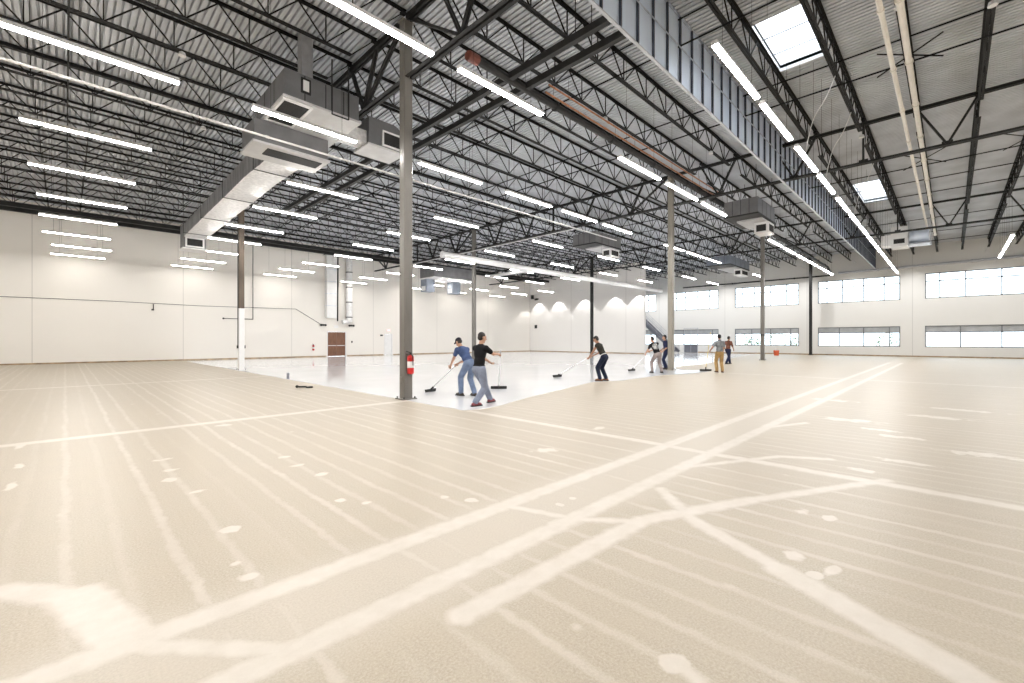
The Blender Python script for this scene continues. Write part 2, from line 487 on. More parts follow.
# far wall with its two rows of windows
WY = [(-14.6, -8.0), (-6.3, 1.66), (3.32, 9.65), (11.3, 17.6), (19.4, 25.2), (27.2, 33.4)]
ZL, ZU = (.88, 2.78), (5.2, 7.45)
holes = [(a, c, *z) for a, c in WY for z in (ZL, ZU)]
b = MB(); wall_boxes(Y_RIGHT, Y_LEFT, 0, DECK + .03, holes, lambda a, c, p, q: b.box((X_FAR, a, p), (X_FAR + .3, c, q)))
struct('wall_far', b, M_wall_far)
k = 0
for a, c in WY:
    if c < -7: pass
    for (z0, z1), low in ((ZL, True), (ZU, False)):
        k += 1
        fr = MB(); t = .085; X0, X1 = X_FAR + .04, X_FAR + .14
        for (ya, yb, za, zb) in ((a, a + t, z0, z1), (c - t, c, z0, z1), (a, c, z0, z0 + t), (a, c, z1 - t, z1)):
            fr.box((X0, ya, za), (X1, yb, zb))
        n = 4
        ms = [.12, .42, .72] if low else [.18, .42, .68, .88]
        for f in ms:
            y = a + (c - a) * f
            fr.box((X0, y - t / 2, z0), (X1, y + t / 2, z1))
        zt = z0 + (z1 - z0) * (.70 if low else .68)
        fr.box((X0, a, zt - t / 2), (X1, c, zt + t / 2))
        wdw = fr.build('window_%d' % k, M_mull); wdw['kind'] = 'structure'
        g = MB(); g.box((X_FAR + .08, a + t, z0 + t), (X_FAR + .095, c - t, zt if low else z1 - t)); g.build('pane', M_glass, wdw)
        if low:
            g = MB(); g.box((X_FAR + .07, a + t, zt + t / 2), (X_FAR + .10, c - t, z1 - t)); g.build('transom_panel', M_band, wdw, label='grey translucent transom panel')
for nm, a, c in (('baseboard_left', (X_BACK, Y_LEFT - .02, 0), (DOOR[0] - .1, Y_LEFT, .09)),
                 ('baseboard_left', (DOOR[1] + .1, Y_LEFT - .02, 0), (LDOOR[0] - .1, Y_LEFT, .09)),
                 ('baseboard_left', (LDOOR[1] + .1, Y_LEFT - .02, 0), (44.19, Y_LEFT, .09)),
                 ('baseboard_partition', (44.18, 23.62, 0), (44.2, Y_LEFT - .03, .09)),
                 ('baseboard_far', (X_FAR - .03, Y_RIGHT, 0), (X_FAR, 23, .10))):
    b = MB(); b.box(a, c); struct(nm, b, M_base)

# outside: yard, low canopy, shrubs
b = MB(); b.box((54.4, -60, -.3), (140, 90, -.05)); struct('ground_outside', b, M_ground)
for i, (x, y, r) in enumerate([(66, 14, 1.2), (67, 16.5, 1.5), (65.5, 19, 1.1), (70, 5.5, 1.3), (71, 22, 1.6)]):
    t = thing('shrub', 'green shrub out in the yard, %s from the right beyond the far windows' % ['second', 'third', 'fourth', 'first', 'fifth'][i], 'shrub', (x, y, -.05), 'shrubs in the yard')
    mb = MB()
    for q in range(260):
        d = Vector((random.gauss(0, 1), random.gauss(0, 1), random.gauss(0, .8))).normalized() * r * random.uniform(.55, 1)
        p = Vector((x, y, r * .9)) + d
        a = Vector((random.uniform(-1, 1), random.uniform(-1, 1), random.uniform(-1, 1))).normalized() * .16
        c = a.cross(Vector((0, 0, 1))).normalized() * .08
        mb.add([p - a, p + c, p + a, p - c], [(0, 1, 2, 3)])
    mb.build('foliage', M_leaf, t)
    mb = MB()
    for q in range(5):
        mb.tube((x, y, -.05), (x + random.uniform(-.5, .5) * r, y + random.uniform(-.5, .5) * r, r), .03, 6, .012)
    mb.build('stem', M_wood, t)

# doors of the left wall
d = MB(); x0, x1, _, zt = DOOR
for a, c in (((x0, Y_LEFT - .03, 0), (x0 + .06, Y_LEFT + .2, zt)), ((x1 - .06, Y_LEFT - .03, 0), (x1, Y_LEFT + .2, zt)), ((x0, Y_LEFT - .03, zt - .06), (x1, Y_LEFT + .2, zt))):
    d.box(a, c)
dr = d.build('door_1', M_white); dr['kind'] = 'structure'
xm = (x0 + x1) / 2
for s, (a, c) in enumerate(((x0 + .065, xm - .006), (xm + .006, x1 - .065))):
    l = MB(); l.box((a, Y_LEFT + .05, .02), (c, Y_LEFT + .10, zt - .065))
    leaf = l.build('door_leaf', M_wood, dr, label='brown wooden door leaf')
    l = MB(); l.bar((a + .08, Y_LEFT + .02, 1.0), (c - .08, Y_LEFT + .02, 1.0), .05, .05); l.box((a + .06, Y_LEFT + .02, .97), (a + .12, Y_LEFT + .05, 1.03)); l.box((c - .12, Y_LEFT + .02, .97), (c - .06, Y_LEFT + .05, 1.03))
    l.build('push_bar', M_alu, leaf)
d = MB(); x0, x1, _, zt = LDOOR
for a, c in (((x0, Y_LEFT - .03, 0), (x0 + .05, Y_LEFT + .2, zt)), ((x1 - .05, Y_LEFT - .03, 0), (x1, Y_LEFT + .2, zt)), ((x0, Y_LEFT - .03, zt - .05), (x1, Y_LEFT + .2, zt))):
    d.box(a, c)
dr = d.build('door_2', M_white); dr['kind'] = 'structure'
l = MB(); l.box((x0 + .055, Y_LEFT + .05, .01), (x1 - .055, Y_LEFT + .09, zt - .055)); leaf = l.build('door_leaf', M_white, dr, label='white door leaf')
l = MB(); l.tube((x0 + .12, Y_LEFT + .05, 1.0), (x0 + .12, Y_LEFT, 1.0), .02); l.bar((x0 + .12, Y_LEFT, 1.0), (x0 + .24, Y_LEFT, 1.0), .025, .025); l.build('door_handle', M_alu, leaf)

# ------------------------------------------------------------------ columns
def column(x, y, main, label, extra=None, lowmat=None, split=None):
    t = thing('steel_column', label, 'column', (x, y, 0), 'steel roof columns')
    h = .125
    def ring(z0, z1, nm, mm, lab=None, k=h):
        mb = MB(); c = .02
        mb.prism([(x - k + c, y - k), (x + k - c, y - k), (x + k, y - k + c), (x + k, y + k - c), (x + k - c, y + k), (x - k + c, y + k), (x - k, y + k - c), (x - k, y - k + c)], z0, z1)
        return mb.build(nm, mm, t, label=lab)
    if split:
        ring(0.03, split, 'lower_shaft', lowmat, 'lower length painted white'); ring(split, 9.7, 'upper_shaft', main)
    else:
        ring(0.03, 9.7, 'shaft', main)
    mb = MB(); mb.box((x - .2, y - .2, 0.004), (x + .2, y + .2, .03)); bp = mb.build('base_plate', main if not lowmat else lowmat, t)
    mb = MB()
    for a in (-.16, .16):
        for c in (-.16, .16):
            mb.tube((x + a, y + c, .03), (x + a, y + c, .07), .018, 6)
    mb.build('anchor_bolt', M_girder, bp)
    mb = MB(); mb.box((x - .18, y - .14, 9.70), (x + .18, y + .14, 9.72)); mb.build('cap_plate', main, t)
    if extra == 'band':
        mb = MB(); mb.box((x - h - .012, y - h - .012, 1.85), (x + h + .012, y + h + .012, 1.93)); mb.build('steel_band', M_black, t)
    return t
column(6.2, 10.0, M_colgrey, 'tall brown-grey steel column with the red fire extinguisher, nearest the camera')
column(6.2, 25.24, M_colbrown, 'steel column standing before the left wall, dark brown above and white below', lowmat=M_colwhite, split=3.1)
column(21.44, 10.0, M_coltan, 'tan steel column beside the worker in the black printed shirt')
column(21.44, 25.24, M_colgrey, 'thin grey steel column behind the two men on the wet floor')
column(36.68, 10.0, M_colgrey, 'grey steel column with a black band, in front of the far windows', extra='band')
column(36.68, 25.24, M_girder, 'dark steel column before the scalloped light on the partition wall')
column(52.6, 10.0, M_colblack, 'black steel column tight against the far wall between two windows')

# ------------------------------------------------------------------ joist girders and joists
def girder(x, y0, label):
    t = thing('joist_girder', label, 'girder', (x, y0, 8.2), 'steel joist girders')
    L = BAY; zb, zt = 8.28, 9.70
    g = .14
    mb = MB()
    for s in (-1, 1):
        mb.box((x + s * .03 - .055 * (s < 0), y0 + g, zt), (x + s * .03 + .055 * (s > 0), y0 + L - g, zt + .012)); mb.box((x + s * .03 - .006, y0 + g, zt), (x + s * .03 + .006, y0 + L - g, zt + .09))
        mb.box((x + min(s * .03, s * .12), y0 + g, zt + .08), (x + max(s * .03, s * .12), y0 + L - g, zt + .092))
    mb.build('top_chord', M_girder, t)
    mb = MB()
    for s in (-1, 1):
        mb.box((x + min(s * .03, s * .12), y0 + g, zb - .05), (x + max(s * .03, s * .12), y0 + L - g, zb - .038)); mb.box((x + s * .03 - .006, y0 + g, zb - .05), (x + s * .03 + .006, y0 + L - g, zb + .05))
    mb.build('bottom_chord', M_girder, t)
    bots = [2.286, 5.334, 7.62, 9.906, 12.954]
    for p in bots:
        mb = MB()
        legs = [p - .762, p + .762] if abs(p - 7.62) > .1 else [p]
        if p == bots[0]: legs.append(.16)
        if p == bots[-1]: legs.append(L - .16)
        for q in legs:
            for s in (-.035, .035):
                mb.bar((x + s, y0 + p, zb), (x + s, y0 + q, zt + .04), .05, .06)
        mb.box((x - .008, y0 + p - .14, zb - .07), (x + .008, y0 + p + .14, zb + .13))
        mb.build('web', M_girder, t)
    return t
for gx, gl in zip(GX, ['nearest', 'second', 'third']):
    for y0, yl in ((-5.24, 'right of the stud bulkhead'), (10.0, 'left of the tall middle columns'), (25.24 - .0, 'reaching the left wall')):
        if y0 > 25: 
            pass
        girder(gx, y0 if y0 < 25 else 25.16 + .0, '%s row deep steel girder with V webs, span %s' % (gl, yl))

def joist_proto(x0, x1, label, group, name='roof_joist'):
    y = 0; L = x1 - x0
    t = thing(name, label, 'joist', (x0, 0, JB), group)
    def angles(z, up, a, c):
        mb = MB()
        for s in (-1, 1):
            mb.box((a, min(s * .012, s * .070), z), (c, max(s * .012, s * .070), z + .009))
            mb.box((a, s * .012 - .004, z - (0 if up else .05)), (c, s * .012 + .004, z + (.05 if up else 0)))
        return mb
    angles(JT, False, x0 + .02, x1 - .02).build('top_chord', M_steel, t)
    angles(JB, True, x0 + .75, x1 - (.75 if x1 < 50 else .1)).build('bottom_chord', M_steel, t)
    n = int(round((L - 1.5) / 1.32)); st = (L - 1.5) / n
    mb = MB()
    r = .013
    bots = [x0 + .75 + st * (i + .5) for i in range(n)]
    for i, bx in enumerate(bots):
        mb.bar((bx, 0, JB + .02), (bx - st / 2, 0, JT - .02), .030, .030)
        mb.bar((bx, 0, JB + .02), (bx + st / 2, 0, JT - .02), .030, .030)
        mb.bar((bx, 0, JB + .02), (bx, 0, JT - .02), .026, .026)
    mb.bar((x0 + .75, 0, JB + .02), (x0 + .06, 0, JT - .03), .028, .028)
    mb.bar((x1 - .75, 0, JB + .02), (x1 - .06, 0, JT - .03), .028, .028)
    mb.build('web', M_steel, t)
    mb = MB()
    for a in (x0 + .02, x1 - .15):
        mb.box((a, -.06, JT - .10), (a + .13, .06, JT - .05))
    mb.build('seat', M_steel, t)
    return t
spans = [(-9.0, 6.2, 'over the near end'), (6.2, 21.44, 'beyond the first girder row'),
         (21.44, 36.68, 'beyond the second girder row'), (36.68, 53.95, 'ending at the far wall')]
for (x0, x1, where) in spans:
    proto = None
    for kk in range(-19, 20):
        y = 10.0 + 1.524 * kk
        if y < Y_RIGHT + .3: continue
        side = 'right of the bulkhead' if y < 5 else 'left of the bulkhead'
        lab = 'black open-web roof joist %s, %s' % (where, side)
        grp = 'roof joists %s, %s' % (where, side)
        if proto is None:
            proto = joist_proto(x0, x1, lab, grp); proto.location.y = y
        else:
            copy_tree(proto, (x0, y, JB), lab, grp)

# bridging lines that tie the joists together
for i, x in enumerate([-4.6, 0.06, 11.3, 16.4, 26.5, 31.6, 41.8, 47.2]):
    t = thing('joist_bridging', 'thin dark bridging angle tying the roof joists, %s line from the camera' % ORD[i], 'bridging', (x, 10, JB - .02), 'joist bridging lines')
    for nm, z in (('lower_angle', JB - .012), ('upper_angle', JT - .075)):
        mb = MB(); mb.box((x - .02, Y_RIGHT + .1, z - .006), (x + .02, Y_LEFT - .1, z)); mb.box((x - .02, Y_RIGHT + .1, z - .045), (x - .014, Y_LEFT - .1, z)); mb.build(nm, M_steel, t)
# crossed diagonal bridging in the right bay
for i, (x, y) in enumerate([(11.7, 0.85), (16.8, .85), (26.9, .85), (11.7, -2.2), (16.8, -2.2), (26.9, -2.2)]):
    mb = MB(); mb.bar((x, y - .7, JB + .03), (x, y + .7, JT - .07), .03, .03); mb.bar((x + .035, y + .7, JB + .03), (x + .035, y - .7, JT - .07), .03, .03)
    tag(mb.build('cross_brace', M_steel), 'crossed steel joist brace, %s' % ('%s pair from the camera, %s' % (ORD[i % 3], 'beside the white pipes' if i < 3 else 'farther right')), 'brace', 'crossed braces of the right bay')

# pair of dark beams hung under the joists
for i, x in enumerate([8.35, 9.0]):
    mb = MB(); z = 8.45
    mb.box((x - .07, 5.3, z), (x + .07, 27.0, z + .02)); mb.box((x - .07, 5.3, z + .02), (x - .055, 27.0, z + .16)); mb.box((x - .07, 5.3, z + .16), (x + .07, 27.0, z + .175))
    o = thing('hung_beam', 'long black steel channel slung below the joists, %s of the close pair' % ['nearer', 'farther'][i], 'beam', (x, 16, z), 'pair of hung channels')
    mb.build('channel', M_girder, o)
    for y in (6.2, 10.9, 15.4, 20, 24.5):
        mb = MB(); mb.tube((x, y, z + .17), (x, y, JT - .1), .012, 6); mb.build('hanger_rod', M_girder, o)

for i, (y, z) in enumerate([(36.95, 8.92), (38.3, 8.92)]):
    o = thing('collector_beam', 'long dark steel beam under the joists along the left wall, %s of the two' % ['farther from the wall', 'nearer the wall'][i], 'beam', (18, y, z), 'beams along the left wall')
    for nm, a, c in (('bottom_flange', (-.09, 0), (.09, .02)), ('beam_web', (-.008, .02), (.008, .24)), ('top_flange', (-.09, .24), (.09, .26))):
        mb = MB(); mb.box((X_BACK + .05, y + a[0], z + a[1]), (44.1, y + c[0], z + c[1])); mb.build(nm, M_girder, o)

# ------------------------------------------------------------------ stud bulkhead
BY, BZ = 5.02, 8.2
t = thing('stud_bulkhead', 'hanging bulkhead of bare galvanised studs with a white bottom edge', 'bulkhead', (30, BY, BZ))
mb = MB(); mb.box((X_BACK + .02, BY - .006, BZ), (X_FAR - .02, BY + .066, BZ + .03)); mb.build('bottom_track', M_rail, t, label='white bottom edge')
mb = MB(); mb.box((X_BACK + .02, BY, DECK - .045), (X_FAR - .02, BY + .06, DECK - .01)); mb.build('top_track', M_galv, t)
mb = MB(); mb.box((X_BACK + .02, BY + .055, BZ + .046), (X_FAR - .02, BY + .065, DECK - .05)); mb.build('backing_sheet', M_galvpanel, t)
x = X_BACK + .4; ns = 0
while x < X_FAR - .3:
    mb = MB(); z0, z1 = BZ + .047, DECK - .046
    mb.box((x, BY, z0), (x + .002, BY + .054, z1)); mb.box((x, BY, z0), (x + .045, BY + .002, z1)); mb.box((x, BY + .052, z0), (x + .045, BY + .054, z1)); mb.box((x + .043, BY, z0), (x + .045, BY + .015, z1))
    mb.build('stud', M_stud, t)
    x += .74; ns += 1
mb = MB(); mb.bar((X_BACK + .3, BY - .015, 9.15), (X_FAR - .3, BY - .015, 9.15), .012, .04); mb.build('bracing_strip', M_galv, t)

# ------------------------------------------------------------------ skylights
for i, (a, c, (y0, y1)) in enumerate([(*k, SKY_Y) for k in SKY] + [(*k, SKY2_Y) for k in SKY2]):
    t = thing('skylight', ['large bright skylight above the stud bulkhead near the camera', 'smaller looking skylight far along the right bay'][i] if i < 2 else 'added skylight out of view over the right side of the hall', 'skylight', ((a + c) / 2, (y0 + y1) / 2, DECK), 'roof skylights')
    mb = MB(); z0, z1 = DECK - .01, DECK + .34
    for p, q in (((a - .03, y0 - .03, z0), (a, y1 + .03, z1)), ((c, y0 - .03, z0), (c + .03, y1 + .03, z1)), ((a, y0 - .03, z0), (c, y0, z1)), ((a, y1, z0), (c, y1 + .03, z1))):
        mb.box(p, q)
    mb.build('curb', M_white, t)
    mb = MB(); n = 10
    for i2 in range(n):
        f0, f1 = i2 / n, (i2 + 1) / n
        ya, yb = y0 + (y1 - y0) * f0, y0 + (y1 - y0) * f1
        za, zb = z1 + .22 * math.sin(PI * f0), z1 + .22 * math.sin(PI * f1)
        mb.add([(a, ya, za), (c, ya, za), (c, yb, zb), (a, yb, zb)], [(0, 1, 2, 3)])
    mb.build('dome', M_sky, t, smooth=True)
    m2 = 3 if i == 0 else 4
    for q in range(1, m2):
        mb = MB(); xx = a + (c - a) * q / m2; mb.box((xx - .012, y0, DECK + .05), (xx + .012, y1, DECK + .08)); mb.build('safety_bar', M_mull, t)

# ------------------------------------------------------------------ strip lights
LH = 6.8; LL = 2.46
def light_proto(x, y, label, group):
    t = thing('strip_light', label, 'light', (x, y, LH), group)
    mb = MB(); a, c = x - LL / 2, x + LL / 2
    # folded white tray with sloped shoulders, and the diffuser bulging below it
    mb.prism([(y - .062, LH), (y + .062, LH), (y + .062, LH + .035), (y + .04, LH + .085), (y - .04, LH + .085), (y - .062, LH + .035)], a, c, axis=0)
    mb.build('housing', M_white, t)
    mb = MB(); mb.prism([(y - .056, LH), (y - .045, LH - .028), (y + .045, LH - .028), (y + .056, LH)], a + .01, c - .01, axis=0)
    mb.build('lens', M_lens, t, label='glowing white diffuser')
    for xx in (x - .85, x + .85):
        mb = MB(); mb.tube((xx, y, LH + .085), (xx, y, DECK), .004, 5); mb.build('hanger_cable', M_steel, t)
    return t
ROWS = [
    (3.0, 'beside the stud bulkhead', [9.39, 12.2, 15.3, 18.2, 21.4, 24.3, 27.3, 30.3, 33.3, 36.2, 39.2, 42.2, 45.0], [-5, -1.5, 1.4, 4.4]),
    (6.8, 'in the row left of the bulkhead', [3.55, 6.62, 12.5, 15.5, 18.5, 27.3, 30.3, 33.3, 36.3, 39.4, 42.4], [-5, -2.2, .6]),
    (11.25, 'in the second row left of the bulkhead', [.42, 4.22, 8.65, 12.3, 15.5, 18.5, 24.6, 27.5, 30.4, 40.0], [-5.5, -2.7]),
    (15.75, 'in the third row left of the bulkhead', [.46, 6.45, 12.4, 18.7, 24.8, 30.6, 37.2, 42.4], [-5.5]),
    (19.55, 'in the fourth row left of the bulkhead', [.44, 6.45, 12.3, 18.7, 24.8, 30.7, 36.8], [-5.5]),
    (23.4, 'in the fifth row left of the bulkhead', [.5, 6.35, 12.4, 18.7, 24.7, 30.8], [-5.5]),
    (27.15, 'in the sixth row left of the bulkhead', [.45, 6.4, 13.0, 18.7, 25.6, 30.4], [-5.5]),
    (31.3, 'in the seventh row left of the bulkhead', [.45, 6.35, 12.6, 18.9, 24.9, 31.1, 36.8], [-5.5]),
    (35.3, 'in the row second from the left wall', [.7, 6.5, 12.4, 18.7, 24.8, 30.7, 36.8], [-5.5]),
    (39.0, 'in the row beside the left wall', [.6, 6.5, 12.4, 18.7, 24.8, 30.7, 36.8], [-5.5]),
    (-2.2, 'in the row far right of the bulkhead', [34.7, 37.7, 40.8], [-5, 1, 9, 14, 20, 26]),
    (-8.0, 'in the unseen row', [], [-5, 1, 7, 13, 19, 25, 31, 37, 43]),
    (-14.0, 'in the unseen row by the right wall', [], [-5, 1, 7, 13, 19, 25, 31, 37, 43]),
]
LP = None
for (y, where, seen, unseen) in ROWS:
    for i, x in enumerate(seen + unseen):
        if i < len(seen):
            lab = 'hanging white strip light, %s from camera %s' % ('nearest' if i == 0 else ORD[i], where)
        else:
            lab = 'added hanging strip light out of view %s' % where  # unseen lamps added so the room is evenly lit
        if LP is None:
            LIT = {}
            LP = LIT[(y, x)] = light_proto(x, y, lab, 'suspended strip lights')
        else:
            c = LIT[(y, x)] = copy_tree(LP, (x, y, LH), lab, 'suspended strip lights')
            if y > 38:      # the row against the left wall is turned down
                for k in c.children:
                    if k.name.startswith('lens'):
                        k.material_slots[0].link = 'OBJECT'; k.material_slots[0].material = M_lensdim
# the lamps at the wall ends of the rows wash the partition; most far-wall lamps are added to brighten it
WASH = [(43.35, 38.7, 7.35, 'partition wall nearest the corner', 400, 82), (43.35, 35.4, 7.35, 'partition wall, second from the corner', 400, 82), (43.35, 31.4, 7.35, 'partition wall, third from the corner', 400, 82),
        (43.35, 27.2, 7.35, 'partition wall, fourth from the corner', 400, 82), (43.35, 24.2, 7.35, 'partition wall beside its end', 400, 82)]
WASH += [(51.7, y, 8.75, 'far wall, ' + k, 720, 140) for y, k in ((32.5, 'added beyond the stair landing'), (29.5, 'added behind the stair'), (25.9, 'added beside the stair foot'), (22.2, 'added left of the middle column'), (18.4, 'between the left window pairs'), (14.4, 'added over the middle windows'),
         (10.7, 'behind the black column'), (6.5, 'added over the windows right of the black column'), (2.5, 'between the two right window pairs'), (-2.0, 'added over the rightmost windows'), (-7, 'out of view'), (-13, 'out of view'))]
for (x, y, z, lab, en, ang) in WASH:
    l = bpy.data.lights.new('wall_washer_lamp', 'SPOT'); l.energy = en; l.spot_size = math.radians(ang); l.spot_blend = .07 if x < 50 else .9; l.color = (1, .98, .96); l.shadow_soft_size = .05
    t = thing('wall_washer', 'small white downlight washing the ' + lab, 'light', (x, y, z), 'wall washers')
    mb = MB(); mb.tube((x, y, z + .03), (x, y, z + .17), .06, 12, .05); mb.build('lamp_housing', M_white, t)
    mb = MB(); xe = 44.2 if x < 50 else X_FAR
    mb.bar((x, y, z + .14), (xe, y, z + .14), .022, .022); mb.build('bracket', M_white, t)
    o = bpy.data.objects.new('lamp', l); COL.objects.link(o); o.parent = t; o.location = (0, 0, 0)

# ------------------------------------------------------------------ pipes and conduits
def pipe(name, label, pts, r, m, cat='pipe', hang=None, n=10):
    c = Vector(pts[0])
    t = thing(name, label, cat, c)
    mb = MB(); mb.path([Vector(p) for p in pts], r, n); mb.build('run', m, t, smooth=False)
    for a, q in zip(pts, pts[1:]):
        a, q = Vector(a), Vector(q); d = (q - a); k = int(d.length // 3.05)
        for i in range(1, k + 1):
            p = a + d.normalized() * 3.05 * i
            mb = MB(); mb.tube(p - d.normalized() * .04, p + d.normalized() * .04, r * 1.35, n); mb.build('coupling', m, t)
    if hang:
        for (x, y, z) in hang:
            mb = MB(); mb.tube((x, y, z + r * .5), (x, y, JB - .01), .006, 5); mb.build('hanger_rod', M_steel, t)
    return t
pipe('white_pipe', 'long cream pipe under the right bay roof, left of the pair', [(-8.5, 1.12, 8.9), (43.5, 1.12, 8.9)], .055, M_pipe, hang=[(x, 1.12, 8.9) for x in range(-6, 43, 6)])
pipe('white_pipe', 'long cream pipe under the right bay roof, right of the pair', [(-8.5, .80, 8.97), (43.5, .80, 8.97)], .07, M_pipe, hang=[(x, .80, 8.97) for x in range(-6, 43, 6)])
pipe('power_conduit', 'thin white conduit running straight below the joists past the rooftop units', [(-8.5, 12.62, 6.8), (20.6, 12.62, 6.8)], .028, M_white, cat='conduit', hang=[(x, 12.62, 6.8) for x in (-5, 0.2, 10.5, 15.6, 20.2)])
pipe('power_conduit', 'thin white cross conduit linking the light rows in mid hall', [(17.25, 12.9, 6.86), (17.25, 27.2, 6.86)], .022, M_white, cat='conduit', hang=[(17.25, y, 6.86) for y in (14.4, 18, 24.8)])
main_pipe = pipe('sprinkler_main', 'black sprinkler main with a red capped end under the joists', [(7.27, 8.4, 8.5), (51.3, 8.4, 8.5), (53.4, 8.4, 8.0)], .10, M_girder, hang=[(x, 8.4, 8.5) for x in range(9, 51, 6)], n=12)
mb = MB(); mb.tube((6.95, 8.4, 8.5), (7.25, 8.4, 8.5), .125, 14); mb.ell((6.95, 8.4, 8.5), (.06, .12, .12)); mb.build('end_cap', M_rust, main_pipe, label='dull red end cap')
pipe('copper_line', 'thin copper pipe beside the black sprinkler main, upper one', [(9.6, 8.05, 8.72), (22.5, 8.05, 8.72)], .028, M_copper, hang=[(x, 8.05, 8.72) for x in (10.5, 15, 20)])
pipe('copper_line', 'thin copper pipe beside the black sprinkler main, lower one', [(9.6, 8.17, 8.56), (22.5, 8.17, 8.56)], .028, M_copper)
pipe('sprinkler_main', 'rust red pipe length under the joists left of the bulkhead', [(9.8, 8.62, 8.62), (14.8, 8.62, 8.62)], .05, M_rust, hang=[(10.5, 8.62, 8.62), (14, 8.62, 8.62)])
pipe('wall_pipe', 'dark pipe running along the far wall above the upper windows', [(53.7, 8.6, 7.95), (53.7, 23.5, 7.95)], .07, M_girder)
pipe('wall_pipe', 'pale grey pipe along the far wall at the right', [(53.75, 7.9, 8.1), (53.75, -19, 8.35)], .11, M_rail)
# large round white duct
t = thing('round_duct', 'long round white duct hanging across the middle of the hall', 'duct', (28, 21.55, 6.62))
mb = MB(); mb.tube((15.9, 21.55, 6.62), (43.9, 21.55, 6.62), .20, 20); mb.build('duct_body', M_white, t, smooth=False)
for i in range(1, 19):
    mb = MB(); x = 15.9 + 1.5 * i; mb.tube((x - .03, 21.55, 6.62), (x + .03, 21.55, 6.62), .215, 20); mb.build('joint_ring', M_white, t)
mb = MB(); mb.tube((15.8, 21.55, 6.62), (15.92, 21.55, 6.62), .21, 20); mb.build('end_cap', M_white, t)
mb = MB(); mb.tube((24.0, 21.7, 6.62), (24.0, 26.3, 6.62), .12, 14); mb.build('branch', M_white, t)
for x in (17, 22, 27, 32, 37, 42):
    mb = MB(); mb.tube((x, 21.55, 6.8), (x, 21.55, JB), .007, 5); mb.build('hanger_rod', M_steel, t)
# flexible cords feeding three of the bulkhead lights
for i, x in enumerate([15.3, 18.2, 24.3]):
    a, c = Vector((x - .2, 3.0, LH + .09)), Vector((x + .5, 2.40, JB))
    pts = [a + (c - a) * s + Vector((.0, .0, .0)) + Vector((-.35 * math.sin(PI * s), 0, .15 * math.sin(2 * PI * s))) for s in [j / 8 for j in range(9)]]
    mb = MB(); mb.path(pts, .012, 6)
    mb.build('power_cord', M_white, LIT[(3.0, x)], label='white flexible cord')

# sensors on the joists
for i, (x, y) in enumerate([(13.4, .85), (21, 2.38), (14.8, -.67), (10.9, -.67), (18.5, 6.95), (13.1, 8.47), (2.2, 14.57), (3.5, 19.1), (15.5, 5.43)]):
    t = thing('ceiling_sensor', 'small white sensor puck under a joist, %s' % ['by the cream pipes', 'beside the far cords of the bulkhead', 'at the right edge, farther one', 'at the right edge, nearer one', 'left of the bulkhead near the tan column', 'near the copper pipes',
              'above the nearest left lights', 'deeper over the left lights', 'against the bulkhead foot'][i], 'sensor', (x, y, JB - .12), 'ceiling sensors')
    mb = MB(); mb.tube((x, y, JB - .12), (x, y, JB - .03), .09, 14, .07); mb.build('puck', M_white, t)
    mb = MB(); mb.tube((x, y, JB - .03), (x, y, JB), .03, 8); mb.build('stem', M_white, t)

# ------------------------------------------------------------------ air handling units
def box_hood(mb, a, c, r=.25):
    """box whose top far-x edge is rounded"""
    (x0, y0, z0), (x1, y1, z1) = a, c
    pts = [(x0, z0), (x1, z0)] + [(x1 - r + r * math.cos(k * PI / 12), z1 - r + r * math.sin(k * PI / 12)) for k in range(7)] + [(x0, z1)]
    mb.prism(pts, y0, y1, axis=1)
def unit(x, y, z, label, m, sx=3.0, sy=1.9):
    """hung unit: grey cabinet over a white tray, discharge box with louvre at its near right corner"""
    t = thing('air_handler', label, 'air handler', (x, y, z), 'hung air handlers')
    mb = MB(); mb.box((x, y, z + .35), (x + sx, y + sy, z + 1.08)); cab = mb.build('cabinet', m, t)
    for i in range(1, 4):
        mb = MB(); mb.box((x - .006, y + sy * i / 4 - .01, z + .37), (x, y + sy * i / 4 + .01, z + 1.06)); mb.build('panel_seam', M_girder, cab)
        mb = MB(); mb.box((x + sx * i / 4 - .01, y - .006, z + .37), (x + sx * i / 4 + .01, y, z + 1.06)); mb.build('panel_seam', M_girder, cab)
    mb = MB(); mb.box((x - .03, y - .03, z + .28), (x + sx + .03, y + sy + .03, z + .35)); mb.build('black_trim', M_black, t)
    mb = MB(); mb.box((x + sx * .30, y + .05, z + .20), (x + sx, y + sy * .8, z + .28)); mb.build('tray', M_tray, t, label='white drain tray')
    mb = MB(); mb.box((x + sx * .55, y - .05, z - .33), (x + sx * .9, y + .6, z + .20)); ob = mb.build('discharge_box', M_white, t, label='white discharge box')
    mb = MB(); xa, xb = x + sx * .55, x + sx * .9
    mb.box((xa - .012, y + .06, z - .25), (xa, y + .5, z + .08)); mb.box((xa + .12, y - .062, z - .25), (xb - .12, y - .05, z + .08)); mb.build('louvre', M_filter, ob, label='dark louvre')
    for (a, c) in ((x + .1, y + .1), (x + sx - .1, y + .1), (x + .1, y + sy - .1), (x + sx - .1, y + sy - .1)):
        mb = MB(); mb.tube((a, c, z + 1.08), (a, c, JT - .15), .012, 6); mb.build('hanger_rod', M_girder, t)
    return t
unit(22.9, 6.45, 7.2, 'grey air handler with white tray hanging beside the tan column', M_hvac, 2.8, 1.5)
unit(24.1, 16.3, 7.5, 'grey air handler hanging over the middle of the wet floor', M_hvac, 3.1, 1.8)
unit(40.0, 13.4, 7.7, 'blue-grey air handler hanging far off before the upper windows', M_hvacblue, 5, 2.0)

